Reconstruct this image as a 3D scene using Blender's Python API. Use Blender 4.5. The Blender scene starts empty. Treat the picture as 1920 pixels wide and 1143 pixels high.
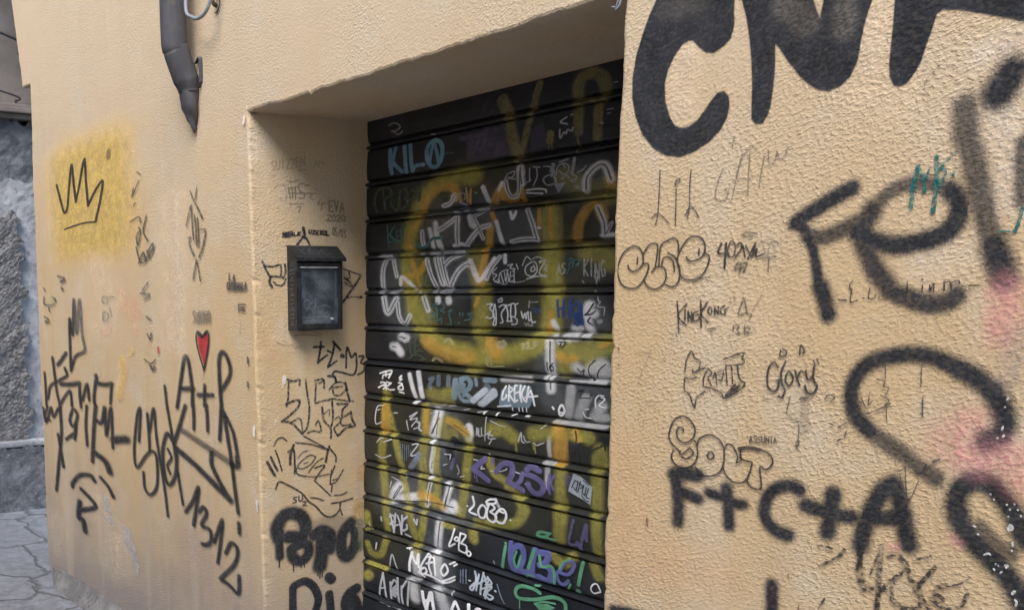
import bpy, bmesh, math, random
import numpy as np
from mathutils import Vector, Matrix

# ------------------------------------------------------------------ camera, world, sun, exposure
scene = bpy.context.scene
C = scene.collection
rng = np.random.default_rng(7)
random.seed(7)

cam_d = bpy.data.cameras.new("camera")
cam = bpy.data.objects.new("camera", cam_d); C.objects.link(cam)
CAM = Vector((2.83703, -1.56827, 1.415))
Rr = Vector((0.53925, 0.84209, -0.01001)); Rf = Vector((-0.82994, 0.52938, -0.17594)); Ru = Vector((-0.14285, 0.10319, 0.98435))
M = Matrix((Rr, Ru, -Rf)).transposed().to_4x4(); M.translation = CAM
cam.matrix_world = M
cam_d.sensor_width = 36.0
cam_d.lens = 36.0 * 1926.3 / 1920.0
cam_d.shift_x = (960.0 - 602.72) / 1920.0
cam_d.shift_y = (894.06 - 571.5) / 1920.0
cam_d.clip_start = 0.05; cam_d.clip_end = 500
scene.camera = cam

SUN_ELEV, SUN_AZ = math.radians(50), math.radians(-38)      # azimuth measured from -y (street side) towards +x
sun_dir = Vector((math.cos(SUN_ELEV) * -math.sin(SUN_AZ), -math.cos(SUN_ELEV) * math.cos(SUN_AZ), math.sin(SUN_ELEV)))
w = bpy.data.worlds.new("World"); scene.world = w; w.use_nodes = True
nt = w.node_tree; nt.nodes.clear()
sky = nt.nodes.new("ShaderNodeTexSky"); sky.sky_type = 'NISHITA'; sky.sun_disc = False
sky.sun_elevation = SUN_ELEV; sky.sun_rotation = math.atan2(sun_dir.x, sun_dir.y)
sky.air_density = 1.0; sky.dust_density = 2.0; sky.ozone_density = 1.2
bg = nt.nodes.new("ShaderNodeBackground"); bg.inputs[1].default_value = 0.125
ow = nt.nodes.new("ShaderNodeOutputWorld")
nt.links.new(sky.outputs[0], bg.inputs[0]); nt.links.new(bg.outputs[0], ow.inputs[0])
sl = bpy.data.lights.new("sun", 'SUN'); sl.energy = 1.6; sl.angle = math.radians(38); sl.color = (1.0, 0.99, 0.98)
so = bpy.data.objects.new("sun", sl); C.objects.link(so)
so.rotation_euler = sun_dir.to_track_quat('Z', 'Y').to_euler(); so.location = (2, -3, 12)
scene.view_settings.view_transform = 'Standard'; scene.view_settings.look = 'None'
scene.view_settings.gamma = 1; scene.view_settings.use_curve_mapping = False
scene.view_settings.exposure = 1.38
scene.render.engine = 'CYCLES'
scene.cycles.transparent_max_bounces = 48
scene.cycles.max_bounces = 8

# ------------------------------------------------------------------ measures of the place (metres)
W, D, H = 1.4366, 0.428, 1.956           # door width, depth of the recess, lintel height
PITCH, SEAM0 = 0.115, 1.9828             # slat pitch and height of the seam above the top slat
LEFT_EDGE = [(-2.175,-0.4),(-2.175,-0.02),(-2.205,0.03),(-2.233,0.1),(-2.233,0.236),(-2.214,0.529),(-2.208,0.654),(-2.196,0.793),(-2.194,0.918),(-2.186,1.095),(-2.164,1.438),(-2.142,1.771),(-2.140,1.928),(-2.110,2.188),(-2.095,2.378)]
ARCH_EDGE = [(-2.212,2.383),(-2.234,2.482),(-2.262,2.595),(-2.284,2.694),(-2.314,2.796),(-2.42,3.10),(-2.62,3.45),(-2.95,3.78),(-3.4,3.98),(-4.0,4.06)]
DOOR_EDGE = [(-0.013,1.955),(-0.011,1.816),(-0.009,1.658),(-0.002,1.443),(0.003,1.203),(0.008,1.041),(0.014,0.83),(0.02,0.586),(0.025,0.404),(0.034,-0.4)]
RIGHT_EDGE = [(1.442,-0.4),(1.442,0.779),(1.438,0.975),(1.438,1.149),(1.434,1.332),(1.433,1.48),(1.433,1.621),(1.434,1.658),(1.436,1.774),(1.437,1.868),(1.439,1.957)]
PROFILE = [(0,.011),(.012,.004),(.03,-.001),(.06,-.0025),(.3,-.0035),(.55,-.0035),(.76,-.001),(.80,.001),(.83,.006),(.848,.0085),(.862,.008),(.885,.001),(.91,-.005),(.93,-.0078),(.952,-.0088),(.97,-.0075),(.984,-.002),(.992,.006),(1,.011)]

def RX(y, z):                            # the left side of the recess is slightly out of true
    edge = np.interp(z, [p[1] for p in DOOR_EDGE[::-1]], [p[0] for p in DOOR_EDGE[::-1]])
    lean = (-0.024 + 0.0222 * (np.asarray(z) - 0.379)) - (0.025 - 0.0244 * (np.asarray(z) - 0.404))
    return edge + np.clip((np.asarray(y) - 0.03) / 0.398, 0, 1.2) * lean
_ps = np.array([p[0] for p in PROFILE]); _pv = np.array([p[1] for p in PROFILE])
def slat(z):
    return np.interp(((SEAM0 - np.asarray(z)) / PITCH) % 1.0, _ps, _pv)

# ------------------------------------------------------------------ node helpers
def new_mat(name):
    m = bpy.data.materials.new(name); m.use_nodes = True
    m.node_tree.nodes.clear()
    return m, m.node_tree
def N(t, kind, **kw):
    n = t.nodes.new(kind)
    for k, v in kw.items():
        if k.startswith('i_'):
            n.inputs[k[2:].replace('_', ' ')].default_value = v
        else: setattr(n, k, v)
    return n
def L(t, a, b): t.links.new(a, b)
def math_n(t, op, a, b=None, c=None, clamp=False):
    n = t.nodes.new('ShaderNodeMath'); n.operation = op; n.use_clamp = clamp
    for i, x in enumerate((a, b, c)):
        if x is None: continue
        if isinstance(x, (int, float)): n.inputs[i].default_value = x
        else: t.links.new(x, n.inputs[i])
    return n.outputs[0]
def ramp(t, fac, lo, hi, smooth=True):
    n = t.nodes.new('ShaderNodeMapRange'); n.interpolation_type = 'SMOOTHSTEP' if smooth else 'LINEAR'
    t.links.new(fac, n.inputs[0]); n.inputs[1].default_value = lo; n.inputs[2].default_value = hi
    return n.outputs[0]
def mix(t, fac, a, b, mode='MIX'):
    n = t.nodes.new('ShaderNodeMix'); n.data_type = 'RGBA'; n.blend_type = mode
    for s, x in ((n.inputs[0], fac), (n.inputs[6], a), (n.inputs[7], b)):
        if isinstance(x, (int, float)): s.default_value = x
        elif isinstance(x, tuple): s.default_value = x + (1,) if len(x) == 3 else x
        else: t.links.new(x, s)
    return n.outputs[2]
def noise(t, vec, scale, detail=3, rough=0.5, dist=0.0, sc3=None, rot=None):
    if sc3 is not None:
        mp = t.nodes.new('ShaderNodeMapping'); t.links.new(vec, mp.inputs[0]); mp.inputs['Scale'].default_value = sc3
        if rot:
            mp.vector_type = 'TEXTURE'; mp.inputs['Rotation'].default_value = rot; mp.inputs['Scale'].default_value = tuple(1.0 / k for k in sc3)
        vec = mp.outputs[0]
    n = t.nodes.new('ShaderNodeTexNoise'); t.links.new(vec, n.inputs['Vector'])
    n.inputs['Scale'].default_value = scale; n.inputs['Detail'].default_value = detail
    n.inputs['Roughness'].default_value = rough; n.inputs['Distortion'].default_value = dist
    return n.outputs[0]

# stucco relief, one group shared by the plaster and by every paint that lies on it
G = bpy.data.node_groups.new('stucco_relief', 'ShaderNodeTree')
G.interface.new_socket('Height', in_out='OUTPUT', socket_type='NodeSocketFloat')
gi = G.nodes.new('NodeGroupOutput')
gp = G.nodes.new('ShaderNodeNewGeometry').outputs['Position']
n1 = noise(G, gp, 1.0, 2.5, 0.55, 0.1, sc3=(118, 118, 180), rot=(0.0, math.radians(-17), 0))
n1 = ramp(G, n1, 0.38, 0.80)
n2 = noise(G, gp, 330, 2, 0.6)
n3 = noise(G, gp, 7, 3, 0.5)
n4 = noise(G, gp, 34, 2, 0.5, 0.2, sc3=(1, 1, 1.5))
msk = ramp(G, noise(G, gp, 2.2, 3), 0.3, 0.72)
h = math_n(G, 'MULTIPLY', n1, math_n(G, 'MULTIPLY_ADD', msk, 1.0, 0.5))
h = math_n(G, 'MULTIPLY_ADD', n2, 0.14, h)
h = math_n(G, 'MULTIPLY_ADD', n4, 0.35, h)
h = math_n(G, 'MULTIPLY_ADD', n3, 2.2, h)
L(G, h, gi.inputs[0])
def relief(t):
    n = t.nodes.new('ShaderNodeGroup'); n.node_tree = G
    return n.outputs[0]
STUCCO_DEPTH = 0.0011

def plaster_material():
    m, t = new_mat('ochre_plaster')
    pos = N(t, 'ShaderNodeNewGeometry').outputs['Position']
    sep = N(t, 'ShaderNodeSeparateXYZ'); L(t, pos, sep.inputs[0])
    big = noise(t, pos, 1.1, 4, 0.55)
    mid = noise(t, pos, 4.5, 4, 0.6)
    streak = noise(t, pos, 1.0, 4, 0.6, 0.3, sc3=(9, 9, 0.8))
    fine = noise(t, pos, 60, 4, 0.65)
    col = mix(t, ramp(t, big, 0.3, 0.7), WALL_A, WALL_B)
    col = mix(t, math_n(t, 'MULTIPLY', ramp(t, mid, 0.48, 0.72), 0.65), col, WALL_PALE)
    col = mix(t, math_n(t, 'MULTIPLY', ramp(t, streak, 0.5, 0.72), 0.42), col, WALL_BROWN)
    # faded, sun bleached plaster higher up, dirtier plaster near the ground
    up = ramp(t, math_n(t, 'MULTIPLY_ADD', mid, 0.9, sep.outputs[2]), 1.55, 2.9)
    col = mix(t, math_n(t, 'MULTIPLY', up, 0.62), col, WALL_BLEACH)
    lowz = math_n(t, 'MULTIPLY_ADD', streak, 0.9, math_n(t, 'MULTIPLY_ADD', mid, 0.35, sep.outputs[2]))
    low = math_n(t, 'SUBTRACT', 1.0, ramp(t, lowz, 0.85, 1.55))
    lx = math_n(t, 'SUBTRACT', 1.0, ramp(t, sep.outputs[0], -0.1, 0.9))
    col = mix(t, math_n(t, 'MULTIPLY', math_n(t, 'MULTIPLY', low, lx), 0.75), col, WALL_DIRT)
    vlow = math_n(t, 'SUBTRACT', 1.0, ramp(t, math_n(t, 'MULTIPLY_ADD', mid, 0.45, math_n(t, 'MULTIPLY_ADD', streak, 0.25, sep.outputs[2])), 0.36, 0.85))
    col = mix(t, math_n(t, 'MULTIPLY', vlow, 0.7), col, WALL_GREY)
    # paler drips
    pale = noise(t, pos, 1.0, 3, 0.5, 0.2, sc3=(5, 5, 0.45))
    col = mix(t, math_n(t, 'MULTIPLY', ramp(t, pale, 0.54, 0.72), 0.42), col, WALL_PALE)
    hgt = relief(t)
    col = mix(t, math_n(t, 'MULTIPLY', ramp(t, fine, 0.45, 0.75), 0.22), col, WALL_BROWN)
    speck = ramp(t, noise(t, pos, 190, 2, 0.5), 0.70, 0.78)
    col = mix(t, math_n(t, 'MULTIPLY', speck, 0.35), col, (0.10, 0.08, 0.065))
    b = N(t, 'ShaderNodeBump'); b.inputs['Strength'].default_value = 1.0; b.inputs['Distance'].default_value = STUCCO_DEPTH
    L(t, hgt, b.inputs['Height'])
    p = N(t, 'ShaderNodeBsdfPrincipled'); p.inputs['Roughness'].default_value = 0.88; p.inputs['Specular IOR Level'].default_value = 0.25
    L(t, col, p.inputs['Base Color']); L(t, b.outputs[0], p.inputs['Normal'])
    o = N(t, 'ShaderNodeOutputMaterial'); L(t, p.outputs[0], o.inputs[0])
    return m
WALL_A = (0.605, 0.435, 0.242); WALL_B = (0.615, 0.468, 0.295); WALL_PALE = (0.64, 0.54, 0.40); WALL_BROWN = (0.53, 0.375, 0.215)
WALL_BLEACH = (0.63, 0.525, 0.40); WALL_DIRT = (0.41, 0.335, 0.265); WALL_GREY = (0.27, 0.26, 0.255)

def simple_material(name, c1, c2, scale=8, rough=0.7, metallic=0.0, bump=0.0, bscale=80, spec=0.4, sc3=None, detail=5, lo=0.35, hi=0.7, c3=None):
    m, t = new_mat(name)
    pos = N(t, 'ShaderNodeNewGeometry').outputs['Position']
    f = noise(t, pos, scale, detail, 0.6, 0.3, sc3=sc3)
    col = mix(t, ramp(t, f, lo, hi), c1, c2)
    if c3: col = mix(t, ramp(t, noise(t, pos, scale * 4.3, 4, 0.65), 0.56, 0.7), col, c3)
    p = N(t, 'ShaderNodeBsdfPrincipled'); p.inputs['Metallic'].default_value = metallic; p.inputs['Specular IOR Level'].default_value = spec
    L(t, col, p.inputs['Base Color'])
    L(t, math_n(t, 'MULTIPLY_ADD', f, 0.25, rough - 0.12), p.inputs['Roughness'])
    if bump:
        b = N(t, 'ShaderNodeBump'); b.inputs['Distance'].default_value = bump; b.inputs['Strength'].default_value = 1
        L(t, noise(t, pos, bscale, 5, 0.6, 0.2), b.inputs['Height']); L(t, b.outputs[0], p.inputs['Normal'])
    o = N(t, 'ShaderNodeOutputMaterial'); L(t, p.outputs[0], o.inputs[0])
    return m

COL = dict(black=(0.013, 0.0185, 0.028), ink=(0.018, 0.020, 0.025), pencil=(.055, .053, .053), teal=(.010, .12, .115), worn=(.17, .15, .125), chip=(.66, .65, .63),
    pink=(.54, .24, .24), purple_grey=(.23, .19, .21), rust=(.20, .075, .04), yellow=(0.545, 0.385, 0.095), red=(.42, .035, .045), palered=(.55, .25, .19),
    greenish=(.24, .28, .20), pale=(.58, .49, .37), bareplaster=(.40, .40, .41), gold=(.42, .25, .045), darkgreen=(.055, .085, .05),
    dimpurple=(0.12, 0.10, 0.18), olive=(0.21, 0.19, 0.075), mustard=(0.37, 0.335, 0.07), orange=(0.56, 0.33, 0.06), white=(0.84, 0.85, 0.88), lightblue=(0.15, 0.31, 0.41),
    tan=(.50, .335, .19), cool=(.54, .51, .46), tealdim=(.05, .16, .17), paleblue=(.40, .42, .48), greywhite=(0.52, 0.54, 0.57), blue=(.025, .06, .20), paleyellow=(.50, .47, .27), skyblue=(.22, .31, .37),
    whiteblue=(.50, .56, .62), dimblue=(.17, .22, .28), purple=(0.125, 0.11, 0.25), blueviolet=(0.105, 0.12, 0.32), green=(.11, .33, .19))
_pm = {}
def paint_material(colname, on_metal, soft, dry):
    key = (colname, on_metal, round(soft, 1), round(dry, 2))
    if key in _pm: return _pm[key]
    m, t = new_mat(colname + '_paint')
    pos = N(t, 'ShaderNodeNewGeometry').outputs['Position']
    e = N(t, 'ShaderNodeAttribute', attribute_name='edge').outputs['Fac']
    d = N(t, 'ShaderNodeAttribute', attribute_name='dens').outputs['Fac']
    nz = noise(t, pos, 420 if soft > 0.37 else 160, 2, 0.6)
    mist = colname in ('yellow', 'pink', 'pale', 'cool', 'tan', 'purple_grey')
    amp = 0.35 if mist else 0.7 if soft > 0.37 else 0.3
    big = noise(t, pos, 14, 3, 0.6)
    e2 = math_n(t, 'MULTIPLY_ADD', math_n(t, 'SUBTRACT', nz, 0.5), amp, e)
    e2 = math_n(t, 'MULTIPLY_ADD', math_n(t, 'SUBTRACT', big, 0.5), 0.35, e2)
    a = math_n(t, 'MULTIPLY', ramp(t, e2, -0.3 if mist else -0.12, 1.05 if mist else 0.72), d)
    if on_metal:
        hgt = None
    else: hgt = relief(t)
    if dry > 0:
        if on_metal: q = ramp(t, noise(t, pos, 55, 4, 0.65, sc3=(1, 1, 1.7)), 0.30, 0.55)
        else: q = ramp(t, noise(t, pos, 1.0, 2.5, 0.55, 0.1, sc3=(118, 118, 180), rot=(0.0, math.radians(-17), 0)), 0.36, 0.56)
        a = math_n(t, 'MULTIPLY', a, math_n(t, 'SUBTRACT', 1.0, math_n(t, 'MULTIPLY', math_n(t, 'SUBTRACT', 1.0, q), min(1.0, dry * 1.5))))
    c = COL[colname]
    hi = tuple(min(1, x * 1.18 + 0.012) for x in c); lo = tuple(x * 0.86 for x in c)
    col = mix(t, ramp(t, noise(t, pos, 22, 5, 0.65), 0.35, 0.68), lo, hi)
    p = N(t, 'ShaderNodeBsdfPrincipled'); L(t, col, p.inputs['Base Color'])
    p.inputs['Roughness'].default_value = 0.45 if on_metal else 0.85; p.inputs['Specular IOR Level'].default_value = 0.4 if on_metal else 0.12
    if hgt is not None:
        b = N(t, 'ShaderNodeBump'); b.inputs['Distance'].default_value = STUCCO_DEPTH * (0.4 if colname == 'black' else 0.75); L(t, hgt, b.inputs['Height']); L(t, b.outputs[0], p.inputs['Normal'])
    tr = N(t, 'ShaderNodeBsdfTransparent'); a = math_n(t, 'MINIMUM', a, 0.975)
    # light crosses a thin coat twice (in and out): each crossing keeps the square root of what the coat lets through
    L(t, math_n(t, 'POWER', math_n(t, 'SUBTRACT', 1.0, a), -0.5), tr.inputs[0]); mx = N(t, 'ShaderNodeMixShader')
    L(t, a, mx.inputs[0]); L(t, tr.outputs[0], mx.inputs[1]); L(t, p.outputs[0], mx.inputs[2])
    o = N(t, 'ShaderNodeOutputMaterial'); L(t, mx.outputs[0], o.inputs[0])
    _pm[key] = m
    return m

# ------------------------------------------------------------------ object helpers
def empty(name, loc, label, cat, group=None):
    o = bpy.data.objects.new(name, None); C.objects.link(o); o.location = loc; o.empty_display_size = 0.1
    o['label'] = label; o['category'] = cat
    if group: o['group'] = group
    bpy.context.view_layer.update()
    return o
def obj(name, bm, m, parent=None, label=None, smooth=False):
    me = bpy.data.meshes.new(name)
    if isinstance(bm, bmesh.types.BMesh):
        bmesh.ops.recalc_face_normals(bm, faces=bm.faces) if len(bm.faces) < 60000 else None
        bm.to_mesh(me); bm.free()
    else: me.from_pydata(bm[0], [], bm[1])
    if smooth: me.polygons.foreach_set('use_smooth', [True] * len(me.polygons))
    me.materials.append(m); me.update()
    o = bpy.data.objects.new(name, me); C.objects.link(o)
    if parent is not None:
        o.parent = parent; o.matrix_parent_inverse = world_of(parent).inverted()
    if label: o['label'] = label
    return o
def world_of(o):
    mw = Matrix.Translation(o.location) @ o.rotation_euler.to_matrix().to_4x4()
    if o.parent: mw = world_of(o.parent) @ o.matrix_parent_inverse @ mw
    return mw
def structure(name, bm, m, smooth=False):
    o = obj(name, bm, m, smooth=smooth); o['kind'] = 'structure'; return o
def box(bm, x0, x1, y0, y1, z0, z1, bev=0.0):
    r = bmesh.ops.create_cube(bm, size=1.0)
    vs = r['verts']
    for v in vs: v.co = Vector(((x0 + x1) / 2 + v.co.x * (x1 - x0), (y0 + y1) / 2 + v.co.y * (y1 - y0), (z0 + z1) / 2 + v.co.z * (z1 - z0)))
    if bev: bmesh.ops.bevel(bm, geom=list({e for v in vs for e in v.link_edges}), offset=bev, segments=2, affect='EDGES', profile=0.6)
def tube(bm, pts, radii, n=20, cap=True, squash=None):
    pts = [Vector(p) for p in pts]; rings = []
    up = None
    for i, p in enumerate(pts):
        d = (pts[min(i + 1, len(pts) - 1)] - pts[max(i - 1, 0)]).normalized()
        if up is None:
            up = d.cross(Vector((0, 1, 0.13))).normalized()
        a = (up - d * up.dot(d)).normalized(); up = a; b = d.cross(a)
        r = radii[i] if isinstance(radii, (list, tuple)) else radii
        rings.append([bm.verts.new(p + a * (r * math.cos(2 * math.pi * k / n)) + b * (r * math.sin(2 * math.pi * k / n))) for k in range(n)])
    for r0, r1 in zip(rings, rings[1:]):
        for k in range(n): bm.faces.new((r0[k], r0[(k + 1) % n], r1[(k + 1) % n], r1[k]))
    if cap:
        bm.faces.new(rings[0]); bm.faces.new(rings[-1])
    return rings
def smooth_path(pts, n=8):
    P = [np.array(p, float) for p in pts]; P = [2 * P[0] - P[1]] + P + [2 * P[-1] - P[-2]]; out = []
    for i in range(1, len(P) - 2):
        p0, p1, p2, p3 = P[i - 1:i + 3]
        for k in range(n):
            u = k / n
            out.append(0.5 * (2 * p1 + (p2 - p0) * u + (2 * p0 - 5 * p1 + 4 * p2 - p3) * u * u + (3 * p1 - p0 - 3 * p2 + p3) * u ** 3))
    out.append(P[-2]); return out

# ------------------------------------------------------------------ setting: street
def street_material():
    m, t = new_mat('lava_paving')
    pos = N(t, 'ShaderNodeNewGeometry').outputs['Position']
    mp = N(t, 'ShaderNodeMapping'); L(t, pos, mp.inputs[0]); mp.inputs['Rotation'].default_value = (0, 0, 0.35); mp.inputs['Scale'].default_value = (1.5, 2.3, 1)
    wob = N(t, 'ShaderNodeTexNoise'); L(t, pos, wob.inputs['Vector']); wob.inputs['Scale'].default_value = 6; wob.inputs['Detail'].default_value = 4
    ad = N(t, 'ShaderNodeVectorMath', operation='MULTIPLY_ADD'); L(t, wob.outputs['Color'], ad.inputs[0]); ad.inputs[1].default_value = (0.42,) * 3; L(t, mp.outputs[0], ad.inputs[2])
    vo = N(t, 'ShaderNodeTexVoronoi', feature='DISTANCE_TO_EDGE'); vo.voronoi_dimensions = '2D'; L(t, ad.outputs[0], vo.inputs['Vector']); vo.inputs['Scale'].default_value = 1.0; vo.inputs['Randomness'].default_value = 0.75
    vc = N(t, 'ShaderNodeTexVoronoi'); vc.voronoi_dimensions = '2D'; L(t, ad.outputs[0], vc.inputs['Vector']); vc.inputs['Scale'].default_value = 1.0; vc.inputs['Randomness'].default_value = 0.75
    joint = ramp(t, vo.outputs['Distance'], 0.004, 0.035)
    f = noise(t, pos, 14, 7, 0.62, 0.6)
    col = mix(t, ramp(t, f, 0.3, 0.7), (0.15, 0.158, 0.175), (0.28, 0.29, 0.315))
    hs = N(t, 'ShaderNodeSeparateColor'); L(t, vc.outputs['Color'], hs.inputs[0])
    col = mix(t, math_n(t, 'MULTIPLY', hs.outputs[0], 0.4), col, (0.21, 0.21, 0.22))
    col = mix(t, math_n(t, 'MULTIPLY', ramp(t, noise(t, pos, 45, 4), 0.6, 0.72), 0.6), col, (0.07, 0.07, 0.075))
    col = mix(t, joint, (0.12, 0.122, 0.13), col)
    h = math_n(t, 'MULTIPLY_ADD', f, 0.5, math_n(t, 'MULTIPLY', joint, 0.45))
    h = math_n(t, 'MULTIPLY_ADD', noise(t, pos, 60, 4, 0.6), 0.2, h)
    b = N(t, 'ShaderNodeBump'); b.inputs['Distance'].default_value = 0.02; L(t, h, b.inputs['Height'])
    p = N(t, 'ShaderNodeBsdfPrincipled'); L(t, col, p.inputs['Base Color']); L(t, b.outputs[0], p.inputs['Normal']); p.inputs['Roughness'].default_value = 0.62
    o = N(t, 'ShaderNodeOutputMaterial'); L(t, p.outputs[0], o.inputs[0])
    return m
bm = bmesh.new()
bmesh.ops.create_grid(bm, x_segments=2, y_segments=2, size=40)
structure('street', bm, street_material())

# ------------------------------------------------------------------ the plastered house
house = empty('house', (0, 0, 0), 'ochre plastered house front covered in graffiti, with a recessed dark roller shutter', 'house')
PLASTER = plaster_material()

def resample(pts, step):
    out = []
    for (a, b) in zip(pts, pts[1:]):
        n = max(1, int(math.dist(a, b) / step))
        out += [(a[0] + (b[0] - a[0]) * k / n, a[1] + (b[1] - a[1]) * k / n) for k in range(n)]
    out.append(pts[-1]); return out
def wall_outline():
    """closed outline of the wall front as seen from the street; the doorway is a notch in it"""
    def rough(pts, amp, chip):
        pts = resample(pts, 0.013); out = [pts[0]]; v = 0
        for i in range(1, len(pts) - 1):
            v = 0.7 * v + rng.normal(0, amp)
            dx, dz = pts[i + 1][0] - pts[i - 1][0], pts[i + 1][1] - pts[i - 1][1]; l = math.hypot(dx, dz) or 1
            k = v + (rng.random() < 0.05) * chip
            out.append((pts[i][0] - dz / l * k, pts[i][1] + dx / l * k))
        out.append(pts[-1]); return out
    o = rough(LEFT_EDGE, 0.0016, 0.008) + rough(ARCH_EDGE, 0.001, 0.004)
    o += [(-4.0, 6.5), (7.5, 6.5), (7.5, -0.4)]
    o += rough(RIGHT_EDGE, 0.0009, -0.004)
    o += rough([(1.43, 1.9575), (1.2, 1.956), (0.94, 1.955), (0.68, 1.955), (0.3, 1.954), (0.0, 1.956)], 0.0011, 0.004)
    o += rough(DOOR_EDGE, 0.0009, -0.004)
    return o
def clean_outline(P):
    """the same outline without the chips of the arris, for the faces of the recess"""
    q = []
    for x, z in P:
        if -0.06 < x < 0.07 and z < 1.953: x = float(np.interp(z, [p[1] for p in DOOR_EDGE[::-1]], [p[0] for p in DOOR_EDGE[::-1]]))
        elif 1.41 < x < 1.46 and z < 1.953: x = 1.438
        elif -0.05 < x < 1.45 and 1.94 < z < 1.97: z = 1.9555
        q.append((x, z))
    return q
def build_wall():
    o = wall_outline(); n = len(o); bm = bmesh.new()
    P = np.array(o)
    tan = np.roll(P, -1, 0) - np.roll(P, 1, 0); tan /= np.maximum(np.linalg.norm(tan, axis=1, keepdims=True), 1e-6)
    nor = np.stack([tan[:, 1], -tan[:, 0]], 1)                       # points into the wall for this winding
    def inner(off): return P + nor * off
    rings = []
    for off, y in ((0.0075, 0.0), (0.0022, 0.0022), (0.0, 0.0075)):
        q = inner(off); rings.append([bm.verts.new((q[i, 0], y, q[i, 1])) for i in range(n)])
    clean = clean_outline(P)
    back = []
    for i in range(n):
        x, z = clean[i]
        if -0.05 < x < 0.06 and z < 1.958: x = float(RX(0.47, z))
        back.append(bm.verts.new((x, 0.47, z)))
    mid = [bm.verts.new((clean[i][0], 0.03, clean[i][1])) for i in range(n)]
    rings.append(mid); rings.append(back)
    from mathutils.geometry import delaunay_2d_cdt
    q = inner(0.0075)
    vo, _, fo, ov, _, _ = delaunay_2d_cdt([Vector((float(x), float(z))) for x, z in q], [(i, (i + 1) % n) for i in range(n)], [], 1, 1e-7)
    vm = []
    for k, v in enumerate(vo):
        vm.append(rings[0][ov[k][0]] if ov[k] else bm.verts.new((v.x, 0.0, v.y)))
    for f in fo:
        try: bm.faces.new([vm[k] for k in f])
        except ValueError: pass
    for r0, r1 in zip(rings, rings[1:]):
        for i in range(n):
            j = (i + 1) % n
            bm.faces.new((r0[i], r0[j], r1[j], r1[i]))
    return bm
wall = obj('wall', build_wall(), PLASTER, house)

# cement skirting swelling out at the foot of the wall
CEMENT = simple_material('dirty_cement', (0.15, 0.145, 0.145), (0.26, 0.25, 0.24), scale=9, rough=0.85, bump=0.003, bscale=45, c3=(0.07, 0.065, 0.06))
bm = bmesh.new()
prof = [(0.012, 0.115), (-0.002, 0.098), (-0.008, 0.080), (-0.020, 0.058), (-0.040, 0.036), (-0.058, 0.016), (-0.070, -0.01), (-0.075, -0.06)]
xs = np.linspace(-2.17, 0.02, 60); rows = []
for i, x in enumerate(xs):
    s = min(1, (i + 0.4) / 5.0); w1 = 0.85 + 0.05 * math.sin(x * 7) + rng.normal(0, 0.006)
    rows.append([bm.verts.new((x, y * s * w1 if y < 0 else y, z * (0.72 + 0.28 * s) * w1 if z > 0 else z)) for y, z in prof])
for a, b in zip(rows, rows[1:]):
    for k in range(len(prof) - 1): bm.faces.new((a[k], a[k + 1], b[k + 1], b[k]))
obj('skirting', bm, CEMENT, house, smooth=True)

# roller shutter: one curtain of interlocking slats
def shutter_material():
    m, t = new_mat('black_shutter_paint')
    pos = N(t, 'ShaderNodeNewGeometry').outputs['Position']
    f = noise(t, pos, 5, 5, 0.6); g = noise(t, pos, 1.0, 4, 0.6, 0.2, sc3=(14, 14, 2.5))
    col = mix(t, ramp(t, f, 0.35, 0.7), (0.009, 0.0115, 0.016), (0.020, 0.0235, 0.031))
    col = mix(t, math_n(t, 'MULTIPLY', ramp(t, g, 0.55, 0.75), 0.5), col, (0.034, 0.035, 0.038))
    col = mix(t, math_n(t, 'MULTIPLY', ramp(t, noise(t, pos, 150, 3), 0.68, 0.74), 0.35), col, (0.12, 0.11, 0.10))
    b = N(t, 'ShaderNodeBump'); b.inputs['Distance'].default_value = 0.0008; L(t, noise(t, pos, 35, 4, 0.6), b.inputs['Height'])
    p = N(t, 'ShaderNodeBsdfPrincipled'); L(t, col, p.inputs['Base Color']); L(t, b.outputs[0], p.inputs['Normal'])
    L(t, math_n(t, 'MULTIPLY_ADD', f, 0.3, 0.33), p.inputs['Roughness']); p.inputs['Specular IOR Level'].default_value = 0.5
    o = N(t, 'ShaderNodeOutputMaterial'); L(t, p.outputs[0], o.inputs[0])
    return m
SHUT = shutter_material()
def shutter_rows(z0, z1, cell):
    zs = []
    for k in range(0, 19):
        for s, _ in PROFILE[:-1]: zs.append(SEAM0 - PITCH * (k + s))
    zs = sorted(z for z in zs if z0 - 0.02 < z < z1 + 0.02); out = []
    for a, b in zip(zs, zs[1:]):
        n = max(1, int(math.ceil((b - a) / cell - 1e-6)))
        out += [a + (b - a) * k / n for k in range(n)]
    return np.array(out + zs[-1:])
zs = shutter_rows(0.06, 1.975, 1.0); verts, faces = [], []
xs = np.linspace(-0.09, 1.52, 30); nx = len(xs)
for z in zs:
    s = float(slat(z))
    for x in xs: verts.append((x, D + s + 0.0012 * math.sin(x * 5 + z * 31), z))
for j in range(len(zs) - 1):
    for i in range(nx - 1): faces.append((j * nx + i, j * nx + i + 1, (j + 1) * nx + i + 1, (j + 1) * nx + i))
shutter = obj('roller_shutter', (verts, faces), SHUT, house, 'black metal roller shutter of wide ribbed slats covered in layered spray tags')
bm = bmesh.new(); box(bm, -0.09, 1.52, D - 0.012, D + 0.03, 0.0, 0.07, 0.006)
obj('bottom_bar', bm, SHUT, shutter)

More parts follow.
